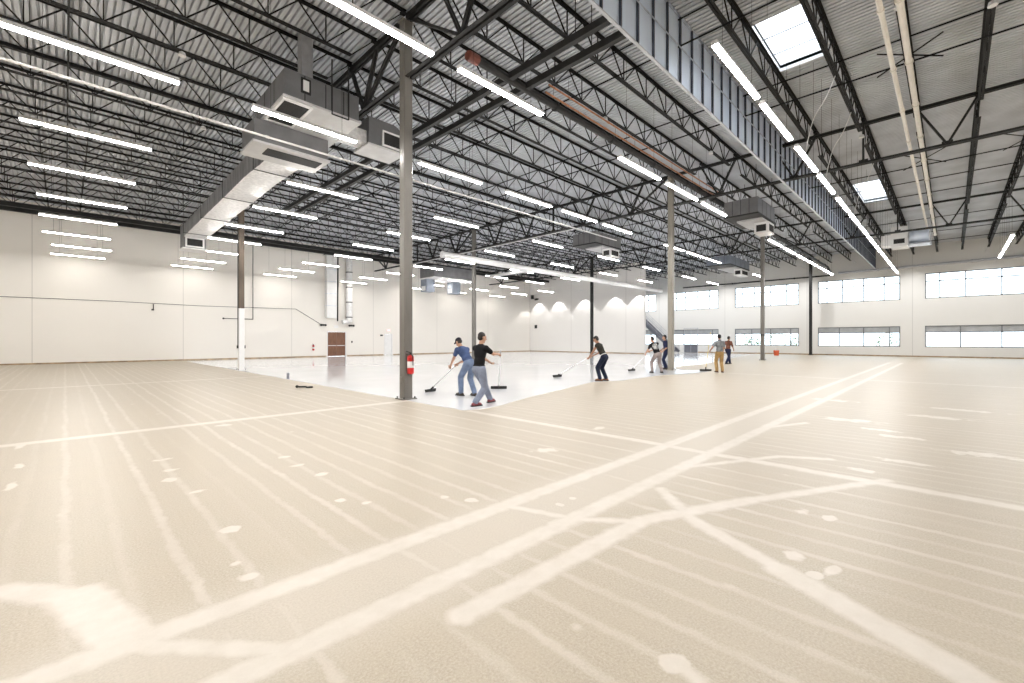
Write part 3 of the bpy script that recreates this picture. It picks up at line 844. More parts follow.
# big unit by the nearest column, a cabinet pair with a round-shouldered discharge
t = thing('rooftop_unit_drop', 'large dark grey air unit hanging left of the nearest column', 'air handler', (4.9, 12.9, 7.8))
mb = MB(); mb.box((3.95, 12.1, 7.8), (5.95, 14.5, 8.5)); cab = mb.build('cabinet', M_hvac, t)
mb = MB(); mb.box((3.9, 12.05, 7.74), (6.0, 14.55, 7.80)); mb.build('bottom_pan', M_pan, cab, label='white bottom pan')
mb = MB(); mb.box((3.98, 12.2, 7.725), (4.62, 13.6, 7.74)); mb.build('return_grille', M_filter, cab, label='black return air filter')
mb = MB()
for a, c in (((3.92, 12.12, 7.70), (3.98, 13.66, 7.74)), ((4.62, 12.12, 7.70), (4.68, 13.66, 7.74)), ((3.98, 12.12, 7.70), (4.62, 12.2, 7.74)), ((3.98, 13.6, 7.70), (4.62, 13.66, 7.74))):
    mb.box(a, c)
mb.build('grille_frame', M_white, cab)
mb = MB(); mb.box((4.35, 12.08, 8.02), (4.6, 12.1, 8.42)); mb.build('access_panel', M_black, cab)
mb = MB(); mb.box((4.4, 12.07, 8.08), (4.55, 12.08, 8.36)); mb.build('rating_plate', M_white, cab)
for x in (4.45, 5.0, 5.5):
    mb = MB(); mb.box((x - .01, 12.09, 7.82), (x + .01, 12.1, 8.48)); mb.build('panel_seam', M_girder, cab)
for y in (12.9, 13.7):
    mb = MB(); mb.box((3.94, y - .01, 7.82), (3.95, y + .01, 8.48)); mb.build('panel_seam', M_girder, cab)
mb = MB(); mb.box((4.55, 12.6, 8.5), (4.85, 12.9, DECK - .01)); mb.build('riser_shaft', M_riser, t, label='grey riser shaft up to the roof')
mb = MB()
for x, y in ((5.15, 12.05), (5.62, 12.05)):
    mb.bar((x, y, 7.72), (x, y, JB), .03, .03)
mb.bar((5.15, 12.05, 7.72), (5.62, 12.05, 7.72), .03, .03); mb.build('hanger_stirrup', M_black, t)
mb = MB(); box_hood(mb, (6.75, 13.05, 7.75), (7.95, 13.95, 8.6), .35); dz = mb.build('discharge_elbow', M_hvac, t)
mb = MB(); mb.box((6.7, 13.0, 7.69), (8.0, 14.0, 7.75)); mb.build('elbow_pan', M_pan, dz)
mb = MB(); mb.box((7.25, 13.03, 7.85), (7.85, 13.05, 8.25)); mb.build('louvre', M_filter, dz, label='dark louvre')
mb = MB()
for a, c in (((7.2, 13.0, 7.8), (7.25, 13.05, 8.3)), ((7.85, 13.0, 7.8), (7.9, 13.05, 8.3)), ((7.25, 13.0, 8.25), (7.85, 13.05, 8.3)), ((7.25, 13.0, 7.8), (7.85, 13.05, 7.85))):
    mb.box(a, c)
mb.build('louvre_frame', M_white, dz)
mb = MB(); mb.box((5.95, 13.2, 7.8), (6.75, 13.8, 8.18)); mb.build('connecting_duct', M_foil, t, label='silver connecting duct')
mb = MB(); mb.box((3.7, 13.75, 7.1), (5.75, 14.95, 7.72)); low = mb.build('lower_plenum', M_hvac, t)
mb = MB(); mb.box((3.65, 13.7, 7.04), (5.8, 15.0, 7.10)); mb.build('plenum_pan', M_pan, low, label='white plenum bottom')
mb = MB(); mb.box((4.1, 13.95, 7.025), (5.65, 14.5, 7.04)); mb.build('return_grille', M_filter, low, label='black return air filter')
# silver wrapped duct
t = thing('wrapped_duct', 'silver foil-wrapped rectangular duct sloping in view toward the left wall', 'duct', (4.6, 22, 7.1))
cen = [(4.85, 15.0), (4.8, 17), (4.85, 20), (4.9, 24), (4.98, 29.2)]
mb = MB(); sd = MB(); tp = MB(); W = .5
for (xa, ya), (xb, yb) in zip(cen, cen[1:]):
    n = 6
    for i in range(n):
        f0, f1 = i / n, (i + 1) / n
        p = [(xa + (xb - xa) * f, ya + (yb - ya) * f) for f in (f0, f1)]
        z0, z1 = 7.08, 7.72; e = .012 * (i % 2)
        (x1, y1), (x2, y2) = p
        mb.add([(x1 - W, y1, z0), (x1 + W, y1, z0), (x2 + W, y2, z0 - e), (x2 - W, y2, z0 - e), (x1 + W, y1, z1), (x2 + W, y2, z1)], [(0, 3, 2, 1), (1, 2, 5, 4)])
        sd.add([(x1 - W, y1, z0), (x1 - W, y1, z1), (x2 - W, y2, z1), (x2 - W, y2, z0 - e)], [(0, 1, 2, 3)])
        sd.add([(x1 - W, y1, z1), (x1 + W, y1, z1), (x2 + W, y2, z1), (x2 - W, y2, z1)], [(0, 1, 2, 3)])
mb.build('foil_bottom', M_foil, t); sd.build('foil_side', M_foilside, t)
mb = MB(); mb.box((4.47, 29.2, 6.5), (5.47, 30.2, 7.74)); dbx = mb.build('drop_box', M_hvac, t)
mb = MB(); mb.box((4.42, 29.15, 6.44), (5.52, 30.25, 6.5)); mb.build('drop_pan', M_white, dbx)
mb = MB(); mb.box((4.62, 29.19, 6.62), (5.32, 29.2, 7.0)); mb.build('louvre', M_filter, dbx)
mb = MB()
for a, c in (((4.54, 29.17, 6.54), (4.62, 29.2, 7.08)), ((5.32, 29.17, 6.54), (5.40, 29.2, 7.08)), ((4.62, 29.17, 7.0), (5.32, 29.2, 7.08)), ((4.62, 29.17, 6.54), (5.32, 29.2, 6.62))):
    mb.box(a, c)
mb.build('louvre_frame', M_white, dbx)
for y in (16, 20, 24, 28):
    mb = MB(); mb.bar((4.28, y, 7.04), (5.5, y, 7.04), .03, .02); mb.tube((4.29, y, 7.05), (4.29, y, JB), .008, 5); mb.tube((5.52, y, 7.05), (5.52, y, JB), .008, 5); mb.build('trapeze_hanger', M_steel, t)
# far left unit with hanging grille boxes
t = thing('air_handler', 'grey air handler with two hanging grille boxes near the left wall', 'air handler', (24.5, 33.6, 7.1), 'hung air handlers')
mb = MB(); mb.box((22.8, 32.2, 7.1), (27.4, 34.4, 8.1)); mb.build('cabinet', M_hvac, t)
mb = MB(); mb.box((22.7, 32.1, 7.02), (27.5, 34.5, 7.1)); mb.build('tray', M_white, t)
for (x, y) in ((22.9, 33.55), (25.9, 33.55)):
    mb = MB(); mb.box((x, y, 5.9), (x + .9, y + .9, 7.02)); ob = mb.build('grille_box', M_hvacblue, t)
    mb = MB(); mb.box((x - .015, y + .15, 6.0), (x, y + .75, 6.4)); mb.build('louvre', M_white, ob)
for x in (23, 27.2):
    mb = MB(); mb.tube((x, 33.3, 8.1), (x, 33.3, JT - .1), .012, 6); mb.build('hanger_rod', M_girder, t)
# right bay unit: white cabinet and a grey drum
t = thing('air_handler', 'white boxy air unit with louvre hanging in the right bay', 'air handler', (39, 2.4, 7.6), 'hung air handlers')
mb = MB(); mb.box((38.5, 2.0, 7.65), (39.9, 2.85, 8.95)); cb = mb.build('cabinet', M_white, t)
mb = MB(); mb.box((38.485, 2.15, 7.85), (38.5, 2.7, 8.15)); mb.build('louvre', M_filter, cb)
mb = MB(); mb.box((38.7, 2.85, 7.8), (39.8, 3.35, 8.5)); mb.build('side_duct', M_white, t)
mb = MB(); mb.tube((39.1, 1.96, 8.27), (39.1, 1.0, 8.27), .48, 20); mb.build('drum', M_galvpanel, t, smooth=False, label='grey round drum')
mb = MB(); mb.box((38.5, .9, 7.70), (39.7, 2.0, 7.78)); mb.build('support_tray', M_galv, t)
for x, y in ((38.45, 1.95), (38.6, .92)):
    mb = MB(); mb.bar((x, y, 7.6), (x, y, JB), .05, .05); mb.build('hanger', M_rail, t)

# ------------------------------------------------------------------ left wall fittings
YW = Y_LEFT
t = thing('vertical_duct', 'white vertical duct dropping beside the brown double door', 'duct', (16.95, YW, 3.4))
mb = MB(); mb.box((16.6, YW - .5, 3.5), (17.5, YW - .02, 9.2)); mb.build('duct_body', M_white, t)
mb = MB()
for z in (4.6, 5.7, 6.8, 7.9):
    mb.box((16.58, YW - .52, z), (17.52, YW - .018, z + .04))
mb.build('joint_flange', M_galv, t)
t = thing('vertical_duct', 'silver ribbed vertical duct right of the dark pipe', 'duct', (18.7, YW, 3.1))
mb = MB(); mb.tube((18.75, YW - .32, 3.2), (18.75, YW - .32, 9.2), .28, 18); mb.build('duct_body', M_foil, t)
mb = MB()
for z in (3.6, 5.0, 6.4, 7.8):
    mb.tube((18.75, YW - .32, z), (18.75, YW - .32, z + .08), .295, 18)
mb.build('strap', M_black, t)
mb = MB(); mb.tube((18.75, YW - .32, 3.3), (18.1, YW - .32, 3.15), .2, 14); mb.build('elbow', M_foil, t)
mb = MB(); mb.tube((17.75, YW - .08, 3.25), (17.75, YW - .15, 9.2), .06, 10); tag(mb.build('standpipe', M_girder), 'dark vertical pipe between the two ducts above the brown door', 'pipe')
for x, lab in ((16.4, 'left'), (19.05, 'right')):
    t = thing('emergency_light', 'dark twin-head emergency light at the upper %s of the brown door' % lab, 'light', (x, YW, 2.85), 'emergency lights')
    mb = MB(); mb.box((x - .12, YW - .09, 2.8), (x + .12, YW, 2.95)); bd = mb.build('body', M_girder, t)
    for s in (-.2, .2):
        mb = MB(); mb.tube((x + s, YW - .05, 2.88), (x + s, YW - .2, 2.86), .07, 12, .1); mb.build('lamp_head', M_girder, t)
mb = MB(); mb.box((17.45, YW - .03, 2.62), (17.85, YW, 2.86)); tag(mb.build('door_sign', M_white), 'small pale plate on the wall above the brown double door', 'sign')
t = thing('exit_sign', 'small red lit sign above the white door in the left wall', 'sign', (23.0, YW, 2.4))
mb = MB(); mb.box((22.78, YW - .05, 2.36), (23.22, YW, 2.62)); mb.build('case', M_white, t)
mb = MB(); mb.box((22.82, YW - .055, 2.4), (23.18, YW - .05, 2.58)); mb.build('face', M_exit, t)
mb = MB(); mb.box((22.1, YW - .06, 1.9), (22.36, YW, 2.05)); tag(mb.build('card_reader', M_girder), 'small dark box on the wall left of the white door', 'box')
mb = MB(); mb.box((19.1, YW - .04, 1.25), (19.22, YW, 1.42)); tag(mb.build('wall_switch', M_girder), 'small switch plate right of the brown door', 'switch')
mb = MB(); mb.box((44.13, 39.1, 3.05), (44.2, 39.5, 3.5)); tag(mb.build('wall_box', M_black), 'black square box mounted on the partition wall near the corner', 'box')
t = thing('wall_speaker', 'dark speaker with two heads high in the partition corner', 'speaker', (44.1, 39.7, 7.1))
mb = MB(); mb.box((43.95, 39.7, 7.0), (44.2, 40.0, 7.5)); mb.build('case', M_black, t)
for y in (38.9, 39.2):
    mb = MB(); mb.tube((44.2, y, 6.95), (43.9, y, 6.85), .08, 10, .12); mb.build('horn', M_girder, t)
mb = MB(); mb.bar((44.15, 38.85, 7.0), (44.15, 39.75, 7.1), .04, .04); mb.build('bracket', M_girder, t)
# drop pipe and wire on the left wall
pts = [(10.75, YW - .09, 9.2), (10.75, YW - .09, 3.2), (8.7, YW - .09, 3.2)]
mb = MB(); mb.path(pts, .025, 8); mb.ell((8.7, YW - .07, 3.2), (.07, .05, .07)); tag(mb.build('drop_pipe', M_girder), 'thin dark drop pipe on the left wall with a short level branch', 'pipe')
pts = [(X_BACK + .1, YW - .02, 4.12), (-2.7, YW - .02, 4.12), (2.1, YW - .02, 4.15), (7.2, YW - .02, 4.1), (14.1, YW - .02, 4.2), (16.2, YW - .02, 2.95)]
mb = MB(); mb.path(pts, .018, 6); tag(mb.build('wall_wire', M_girder), 'thin dark wire strung across the left wall to the emergency light', 'wire')
mb = MB(); mb.box((4.40, YW - .06, 3.7), (4.45, YW, 4.08)); mb.box((4.32, YW - .09, 3.62), (4.46, YW, 3.72)); tag(mb.build('wall_bracket', M_girder), 'small dark bracket below the wire on the left wall', 'bracket')

def extinguisher(x, y, z, dx, dy, label):
    t = thing('fire_extinguisher', label, 'fire extinguisher', (x, y, z), 'fire extinguishers')
    mb = MB(); mb.tube((x, y, z), (x, y, z + .40), .085, 18); mb.ell((x, y, z + .40), (.085, .085, .07), n=18); mb.ell((x, y, z), (.085, .085, .03), n=18); mb.build('cylinder', M_red, t)
    mb = MB(); mb.tube((x, y, z + .14), (x, y, z + .30), .0865, 18); mb.build('paper_label', M_white, t, label='white paper label')
    mb = MB(); mb.tube((x, y, z + .45), (x, y, z + .52), .03, 10); mb.bar((x, y, z + .52), (x + dx * .13, y + dy * .13, z + .56), .03, .015); mb.bar((x, y, z + .49), (x + dx * .12, y + dy * .12, z + .48), .03, .012); mb.build('valve_handle', M_girder, t)
    mb = MB(); mb.path([(x, y, z + .49), (x - dy * .1, y + dx * .1, z + .44), (x - dy * .11, y + dx * .11, z + .2)], .012, 6); mb.build('hose', M_black, t)
extinguisher(6.2, 10 - .125 - .092, .68, -1, 0, 'red fire extinguisher with white label on the nearest column')
extinguisher(15.56, YW - .1, .6, -1, 0, 'red fire extinguisher on the left wall beside the brown door')
mb = MB(); mb.tube((6.2 - .14, 10.0, .5), (6.2 - .125, 10.0, .5), .05, 10); mb.box((6.2 - .15, 9.94, .42), (6.2 - .125, 10.06, .58)); tag(mb.build('outlet_box', M_colgrey), 'small outlet box low on the left face of the nearest column', 'outlet')
for s, lab in ((-1, 'left'), (1, 'right')):
    mb = MB(); x, y = 6.2 + s * .09, 25.24 - s * .0
    mb.box((6.2 + s * .13 - .05, 25.17, 1.1), (6.2 + s * .13 + .05, 25.3, 1.25)); tag(mb.build('outlet_box', M_girder), 'small dark outlet on the %s side of the half-white column' % lab, 'outlet', 'column outlets')
mb = MB(); mb.tube((6.2 - .16, 25.15, 1.2), (6.2 - .16, 25.15, 9.1), .022, 8); tag(mb.build('column_conduit', M_girder), 'thin dark conduit running up the half-white column', 'conduit')

# ------------------------------------------------------------------ stair behind the partition
t = thing('steel_stair', 'grey steel stair coming down behind the end of the partition wall', 'stairs', (50.2, 23, 0))
y0, z0, y1, z1 = 22.7, 0.0, 27.2, 4.2
for x in (49.6, 50.8):
    mb = MB(); mb.bar((x, y0, z0 + .14), (x, y1, z1 - .1), .06, .32); mb.build('stringer', M_stair, t)
for i in range(23):
    f = (i + .5) / 23
    mb = MB(); yy, zz = y0 + (y1 - y0) * f, z0 + (z1 - z0) * f + .1
    mb.box((49.63, yy - .13, zz - .03), (50.77, yy + .13, zz)); mb.box((49.63, yy + .10, zz), (50.77, yy + .12, zz + .16)); mb.build('tread', M_stair, t)
mb = MB(); mb.box((49.55, y1, z1 - .2), (50.85, 31.5, z1)); mb.build('landing', M_stair, t)
for x in (49.6, 50.8):
    mb = MB()
    for h in (.45, .75, 1.05):
        mb.tube((x, y0, z0 + h), (x, y1, z1 + h), .025, 8); mb.tube((x, y1, z1 + h), (x, 31.4, z1 + h), .025, 8)
    for i in range(5):
        f = i / 4; yy, zz = y0 + (y1 - y0) * f, z0 + (z1 - z0) * f
        mb.tube((x, yy, zz + .1), (x, yy, zz + 1.05), .025, 8)
    for yy in (28.6, 30, 31.4):
        mb.tube((x, yy, z1), (x, yy, z1 + 1.05), .025, 8)
    mb.build('handrail', M_rail, t)
mb = MB()
for yy in (27.4, 31.2):
    for x in (49.7, 50.7):
        mb.tube((x, yy, 0), (x, yy, z1 - .2), .06, 8)
mb.build('landing_post', M_stair, t)
t = thing('guard_screen', 'grey steel mesh screen standing at the foot of the stair', 'screen', (51, 21.4, 0))
mb = MB()
for y in (20.6, 21.4, 22.2):
    mb.bar((51, y, 0), (51, y, 2.9), .05, .05)
for z in (.05, 1.0, 2.0, 2.87):
    mb.bar((51, 20.6, z), (51, 22.2, z), .04, .04)
mb.build('frame', M_rail, t)
mb = MB(); 
for i in range(15):
    y = 20.65 + i * .105; mb.tube((51, y, .05), (51, y, 2.85), .009, 5)
mb.build('mesh_wire', M_rail, t)
mb = MB(); mb.box((50.98, 20.65, .06), (51.0, 22.15, .95)); mb.build('kick_panel', M_stair, t)

# ------------------------------------------------------------------ small things on the floor
t = thing('red_bucket', 'small red-orange bucket on the floor beside the grey banded column', 'bucket', (48.8, 12.1, 0))
mb = MB(); mb.tube((48.8, 12.1, .004), (48.8, 12.1, .5), .2, 18, .26); mb.build('pail', M_orange, t)
mb = MB(); mb.path([Vector((48.8 + .27 * math.cos(a), 12.1 + .02, .48 + .25 * math.sin(a))) for a in [PI * i / 8 for i in range(9)]], .012, 6); mb.build('handle', M_alu, t)
t = thing('floor_post', 'tiny grey stub post standing at the edge of the wet floor', 'post', (6.13, 18.4, 0))
mb = MB(); mb.tube((6.13, 18.4, .0), (6.13, 18.4, .2), .05, 12); mb.build('stub', M_stair, t)
mb = MB(); mb.tube((6.13, 18.4, .2), (6.13, 18.4, .25), .065, 12, .03); mb.build('cap', M_stair, t)
t = thing('floor_scraper', 'small black hand tool lying on the bare floor left of the nearest column', 'tool', (5.34, 14.6, 0))
mb = MB(); mb.bar((5.22, 14.70, .04), (5.40, 14.55, .04), .04, .05); mb.build('handle', M_black, t)
mb = MB(); mb.box((5.38, 14.42, .0), (5.55, 14.56, .05)); mb.build('blade', M_black, t)
mb = MB(); mb.ell((5.18, 14.73, .05), (.05, .05, .045)); mb.build('knob', M_black, t)

# ------------------------------------------------------------------ people
def remeshed(mb, name, mats, parent, voxel, smooth_it=2):
    me = mb.mesh(name + '_raw', mats, parent_off(parent))
    tmp = bpy.data.objects.new(name + '_tmp', me); COL.objects.link(tmp)
    r = tmp.modifiers.new('r', 'REMESH'); r.mode = 'VOXEL'; r.voxel_size = voxel; r.use_smooth_shade = True
    if smooth_it:
        s = tmp.modifiers.new('s', 'SMOOTH'); s.iterations = smooth_it; s.factor = .5
    dg = bpy.context.evaluated_depsgraph_get()
    out = bpy.data.meshes.new_from_object(tmp.evaluated_get(dg))
    bpy.data.objects.remove(tmp, do_unlink=True); bpy.data.meshes.remove(me)
    out.materials.clear()
    for k in (mats if isinstance(mats, (list, tuple)) else [mats]):
        out.materials.append(k)
    out.polygons.foreach_set('material_index', [0] * len(out.polygons))
    out.name = name
    o = bpy.data.objects.new(name, out); COL.objects.link(o)
    o.parent = parent
    return o
def parent_off(p):
    off = Vector((0, 0, 0))
    while p is not None:
        off += p.location; p = p.parent
    return off
def ik(a, c, l1, l2, pole):
    a, c, pole = Vector(a), Vector(c), Vector(pole)
    d = c - a; L = min(d.length, (l1 + l2) * .998); d.normalize()
    c = a + d * L
    t = (l1 * l1 - l2 * l2 + L * L) / (2 * L)
    h = math.sqrt(max(0, l1 * l1 - t * t))
    pp = (pole - d * pole.dot(d)).normalized()
    return a + d * t + pp * h, c
M_skin = mat('skin', (.52, .30, .20), rough=.5, var=.08, scale=8)
M_skin2 = mat('skin_tanned', (.40, .21, .13), rough=.5, var=.08, scale=8)
M_hair = mat('dark_hair', (.015, .011, .009), rough=.6, var=.3, scale=20)
M_eye = mat('eye_dark', (.02, .015, .012), rough=.2, var=.1)
def cloth(n, c, v=.18): return mat(n, c, rough=.9, var=v, scale=7, bump=.25, bscale=14, spec=.15)

def person(loc, heading, label, *, lean=0.0, side=0.0, pelvis=(0, 0, .93), feet, toes=None, hands, grip=None, look=(0, 1, -.2), shirt, pants, shoe, skin, sleeve=.55,
           cap=None, hair=True, waist=None, scarf=None, scale=1.0, grips=None):
    t = thing('person', label, 'person', (loc[0], loc[1], 0.004), 'floor crew')
    R = Matrix.Rotation(heading, 3, 'Z')
    base = Vector((loc[0], loc[1], .004))
    def W(p): return base + R @ (Vector(p) * scale)
    def D(p): return (R @ Vector(p)).normalized()
    pv = Vector(pelvis)
    spine = Vector((math.sin(side), math.sin(lean) * math.cos(side), math.cos(lean) * math.cos(side)))
    right = Vector((1, 0, 0)); right = (right - spine * right.dot(spine)).normalized()
    fwd = spine.cross(right) * -1
    fwd = right.cross(spine) * -1 if (right.cross(spine)).y < 0 else right.cross(spine)
    waistp = pv + spine * .16; chest = pv + spine * .36 ; neck = pv + spine * .53
    shl, shr = neck - spine * .06 - right * .175, neck - spine * .06 + right * .175
    lk = Vector(look).normalized()
    headdir = (spine * .75 + Vector((0, 0, .45)) + lk * .15).normalized()
    headc = neck + headdir * .19
    hright = lk.cross(Vector((0, 0, 1))).normalized(); hup = hright.cross(lk).normalized()
    HR = R @ Matrix((hright, lk, hup)).transposed()
    torso_rot = R @ Matrix((right, fwd, spine)).transposed()
    body = MB(); sh = MB(); pn = MB()
    s = scale
    def E(mb, c, rad, rot=None): mb.ell(W(c), tuple(k * s for k in rad), rot or torso_rot, n=20, m=14)
    def C(mb, a, c, r1, r2): mb.caps(W(a), W(c), r1 * s, r2 * s)
    # trunk
    for (c, rad) in ((chest, (.155, .105, .19)), (waistp, (.135, .095, .16)), (pv, (.155, .11, .12)), (chest + spine * .08, (.165, .095, .12))):
        E(body, c, rad)
        tgt = [sh]
        if c is pv: tgt = [pn]
        for q in tgt: E(q, c, tuple(k + .018 for k in rad))
    E(sh, pv + spine * .03, (.168, .123, .11))
    E(pn, pv + spine * .05, (.160, .115, .09))
    C(body, shl, shr, .062, .062); C(sh, shl, shr, .076, .076)
    C(body, neck - spine * .04, neck + headdir * .11, .06, .054)
    C(sh, shl + right * .06, neck, .07, .066); C(sh, shr - right * .06, neck, .07, .066)
    # head with face
    def H(p): return headc + hright * p[0] + lk * p[1] + hup * p[2]
    E(body, H((0, -.008, .03)), (.075, .094, .092), HR); E(body, H((0, .025, -.035)), (.06, .068, .075), HR)
    E(body, H((0, .05, -.095)), (.035, .035, .028), HR)
    C(body, H((0, .085, .02)), H((0, .112, -.022)), .010, .017)
    C(body, H((-.022, .088, -.06)), H((.022, .088, -.06)), .009, .009)
    C(body, H((-.035, .082, .035)), H((.035, .082, .035)), .013, .013)
    for sx in (-1, 1):
        E(body, H((sx * .078, -.005, .0)), (.014, .024, .036), HR)
    # limbs
    for i, (sho, hnd) in enumerate(((shl, hands[0]), (shr, hands[1]))):
        sx = -1 if i == 0 else 1
        el, wr = ik(sho, hnd, .29, .26, right * sx * .6 + Vector((0, -.5, -.8)))
        C(body, sho, el, .052, .040); C(body, el, wr, .041, .028)
        if sleeve > 0:
            C(sh, sho, sho + (el - sho) * sleeve, .072, .062)
        # hand: palm, four curled fingers, thumb from its side
        fd = (wr - el).normalized(); g = Vector(grip[i] if grip else (0, .3, 1)).normalized()   # g: axis of the thing gripped
        g = (g - fd * g.dot(fd)).normalized(); pnorm = fd.cross(g)
        if pnorm.dot(right * -sx) < 0: pnorm = -pnorm
        palm = wr + fd * .05
        PR = R @ Matrix((g, pnorm, fd)).transposed()
        body.ell(W(palm), (.042 * s, .016 * s, .052 * s), PR, n=14, m=10)
        for k, (off, ln) in enumerate(((-.030, .030), (-.010, .036), (.010, .034), (.030, .026))):
            a = palm + fd * .042 + g * off; b1 = a + fd * ln * .8 + pnorm * .014; b2 = b1 + pnorm * .030 - fd * .004; b3 = b2 - fd * .022 + pnorm * .002
            C(body, a, b1, .0095, .009); C(body, b1, b2, .009, .0085); C(body, b2, b3, .0085, .008)
        a = palm - fd * .02 + g * .034; b1 = a + g * .022 + fd * .026 + pnorm * .012; b2 = b1 + fd * .022 + pnorm * .018 - g * .006
        C(body, a, b1, .012, .0105); C(body, b1, b2, .0105, .009)
    for i, ft in enumerate(feet):
        sx = -1 if i == 0 else 1
        hip = pv + right * sx * .092 - spine * .03
        ank = Vector((ft[0], ft[1], ft[2] + .085))
        kn, ank = ik(hip, ank, .44, .43, Vector((sx * .12, 1, .1)))
        C(body, hip, kn, .085, .055); C(body, kn, ank, .056, .038)
        C(body, kn + (ank - kn) * .3 + Vector((0, -.018, 0)), kn + (ank - kn) * .55, .052, .04)
        C(pn, hip, kn, .108, .082); C(pn, kn, kn + (ank - kn) * .96, .082, .070)
        td = Vector(toes[i] if toes else (sx * .15, 1, 0)).normalized()
        toe = ank + td * .15 - Vector((0, 0, .05)); heel = ank - td * .05 - Vector((0, 0, .045))
        C(body, ank, toe, .036, .026); C(body, ank, heel, .036, .032)
        sm = MB()
        C(sm, ank - Vector((0, 0, .0)), ank - Vector((0, 0, .03)), .052, .055); C(sm, heel, toe, .045, .04); C(sm, ank, toe - td * .03, .05, .045)
        so = remeshed(sm, 'boot', shoe, t, .012)
        sm = MB(); q = td.cross(Vector((0, 0, 1)))
        f0 = ank - td * .10 - Vector((0, 0, .085)); f1 = ank + td * .20 - Vector((0, 0, .085))
        o_ = [f0 - q * .038, f0 + q * .038, (f0 + f1) / 2 + q * .05, f1 + q * .032, f1 - q * .032, (f0 + f1) / 2 - q * .05]
        ws = [W(p) for p in o_]; ws2 = [p + Vector((0, 0, .022)) for p in ws]
        sm.add(ws + ws2, [(5, 4, 3, 2, 1, 0), tuple(range(6, 12))] + [(k, (k + 1) % 6, 6 + (k + 1) % 6, 6 + k) for k in range(6)]); sm.build('sole', M_black, so)
    bd = remeshed(body, 'body', skin, t, .0085, 1)
    remeshed(sh, 'shirt', shirt, t, .014, 4); remeshed(pn, 'trousers', pants, t, .014, 4)
    for sx in (-1, 1):
        mb = MB(); E(mb, H((sx * .031, .083, .014)), (.013, .009, .008), HR); mb.build('eye', M_eye, t, smooth=True)
    if cap is not None:
        mb = MB(); E(mb, H((0, -.01, .055)), (.086, .104, .082), HR)
        E(mb, H((0, .105, .05)), (.066, .075, .010), HR); remeshed(mb, 'cap', cap, t, .010, 2)
        if hair:
            mb = MB(); E(mb, H((0, -.03, .005)), (.080, .082, .07), HR); remeshed(mb, 'hair', M_hair, t, .010, 2)
    elif hair:
        mb = MB(); E(mb, H((0, -.022, .05)), (.083, .094, .088), HR); E(mb, H((0, -.045, .0)), (.077, .068, .075), HR); remeshed(mb, 'hair', M_hair, t, .010, 2)
    if waist is not None:
        mb = MB(); E(mb, pv + spine * .085, (.166, .122, .035)); remeshed(mb, 'waistband', waist, t, .012, 2)
    if scarf is not None:
        mb = MB(); E(mb, neck + headdir * .05, (.085, .085, .05)); remeshed(mb, 'neck_scarf', scarf, t, .012, 2)
    return t, W

def squeegee(grip_hi, grip_lo, tip, label, hm, width=.5):
    """long-handled floor squeegee: handle passes both hands and ends on the head"""
    t = thing('floor_squeegee', label, 'squeegee', (tip[0], tip[1], .004), 'long-handled squeegees')
    hi, tp = Vector(grip_hi), Vector((tip[0], tip[1], .07))
    d = (tp - hi).normalized()
    mb = MB(); mb.tube(hi - d * .25, tp, .015, 8); mb.build('handle', hm, t)
    s = d.cross(Vector((0, 0, 1))).normalized()
    mb = MB(); mb.bar(tp - s * width / 2, tp + s * width / 2, .05, .04); mb.tube(tp - d * .15, tp, .024, 8); hd = mb.build('head', M_black, t)
    mb = MB(); lo = Vector((0, 0, .04)); mb.bar(tp - lo - s * width / 2, tp - lo + s * width / 2, .014, .05); mb.build('rubber_blade', M_black, hd)
    return t

denim = cloth('blue_denim', (.16, .21, .32)); dark_denim = cloth('dark_denim', (.018, .024, .045)); grey_denim = cloth('grey_denim', (.22, .25, .33))
black_c = cloth('black_cotton', (.012, .012, .014)); olive = cloth('dark_olive_cotton', (.035, .033, .028)); blue_t = cloth('blue_cotton', (.06, .09, .19))
tan = cloth('tan_canvas', (.38, .25, .11)); grey_c = cloth('grey_cotton', (.20, .21, .22), .35); taupe = cloth('taupe_cotton', (.27, .23, .22))
navy = cloth('navy_cotton', (.02, .025, .06)); plaid = cloth('red_brown_plaid', (.16, .07, .05), .6)
boot_b = mat('brown_leather', (.16, .07, .03), rough=.6, var=.25); boot_k = mat('black_leather', (.03, .022, .018), rough=.5, var=.2); boot_r = mat('maroon_shoe', (.22, .04, .05), rough=.6, var=.2)
capm = cloth('dark_cap_cloth', (.025, .025, .035)); white_c = cloth('white_cotton', (.75, .75, .75), .05); scarf_m = cloth('grey_scarf', (.10, .12, .15))
# black shirt with a pale print on its back
m, nt, bs = nodes_of('black_printed_cotton'); N = NB(nt)
tco = nt.nodes.new('ShaderNodeTexCoord').outputs['Object']
M_print, PRINT_V = m, N
RL = math.radians

def ray_local(loc, heading, p):
    return Matrix.Rotation(-heading, 3, 'Z') @ (Vector(p) - Vector((loc[0], loc[1], 0)))

# 1 bending man in blue shirt, facing the left wall (+Y)
h1 = 0.0
t1, W1 = person((7.72, 9.36), h1, 'person in a blue t-shirt, jeans and dark cap bending over the wet floor', lean=.72, pelvis=(0, -.08, .90), feet=((-.11, .14, 0), (.12, -.16, 0)),
       hands=((-.14, .62, .72), (.08, .50, .86)), grip=((0, .7, -.7),) * 2, look=(-.1, .8, -.55), shirt=blue_t, pants=denim, shoe=boot_k, skin=M_skin, cap=capm)
squeegee(W1((.10, .46, .92)), None, (7.55, 10.85), 'long squeegee in the hands of the worker in the blue shirt', M_alu, .45)
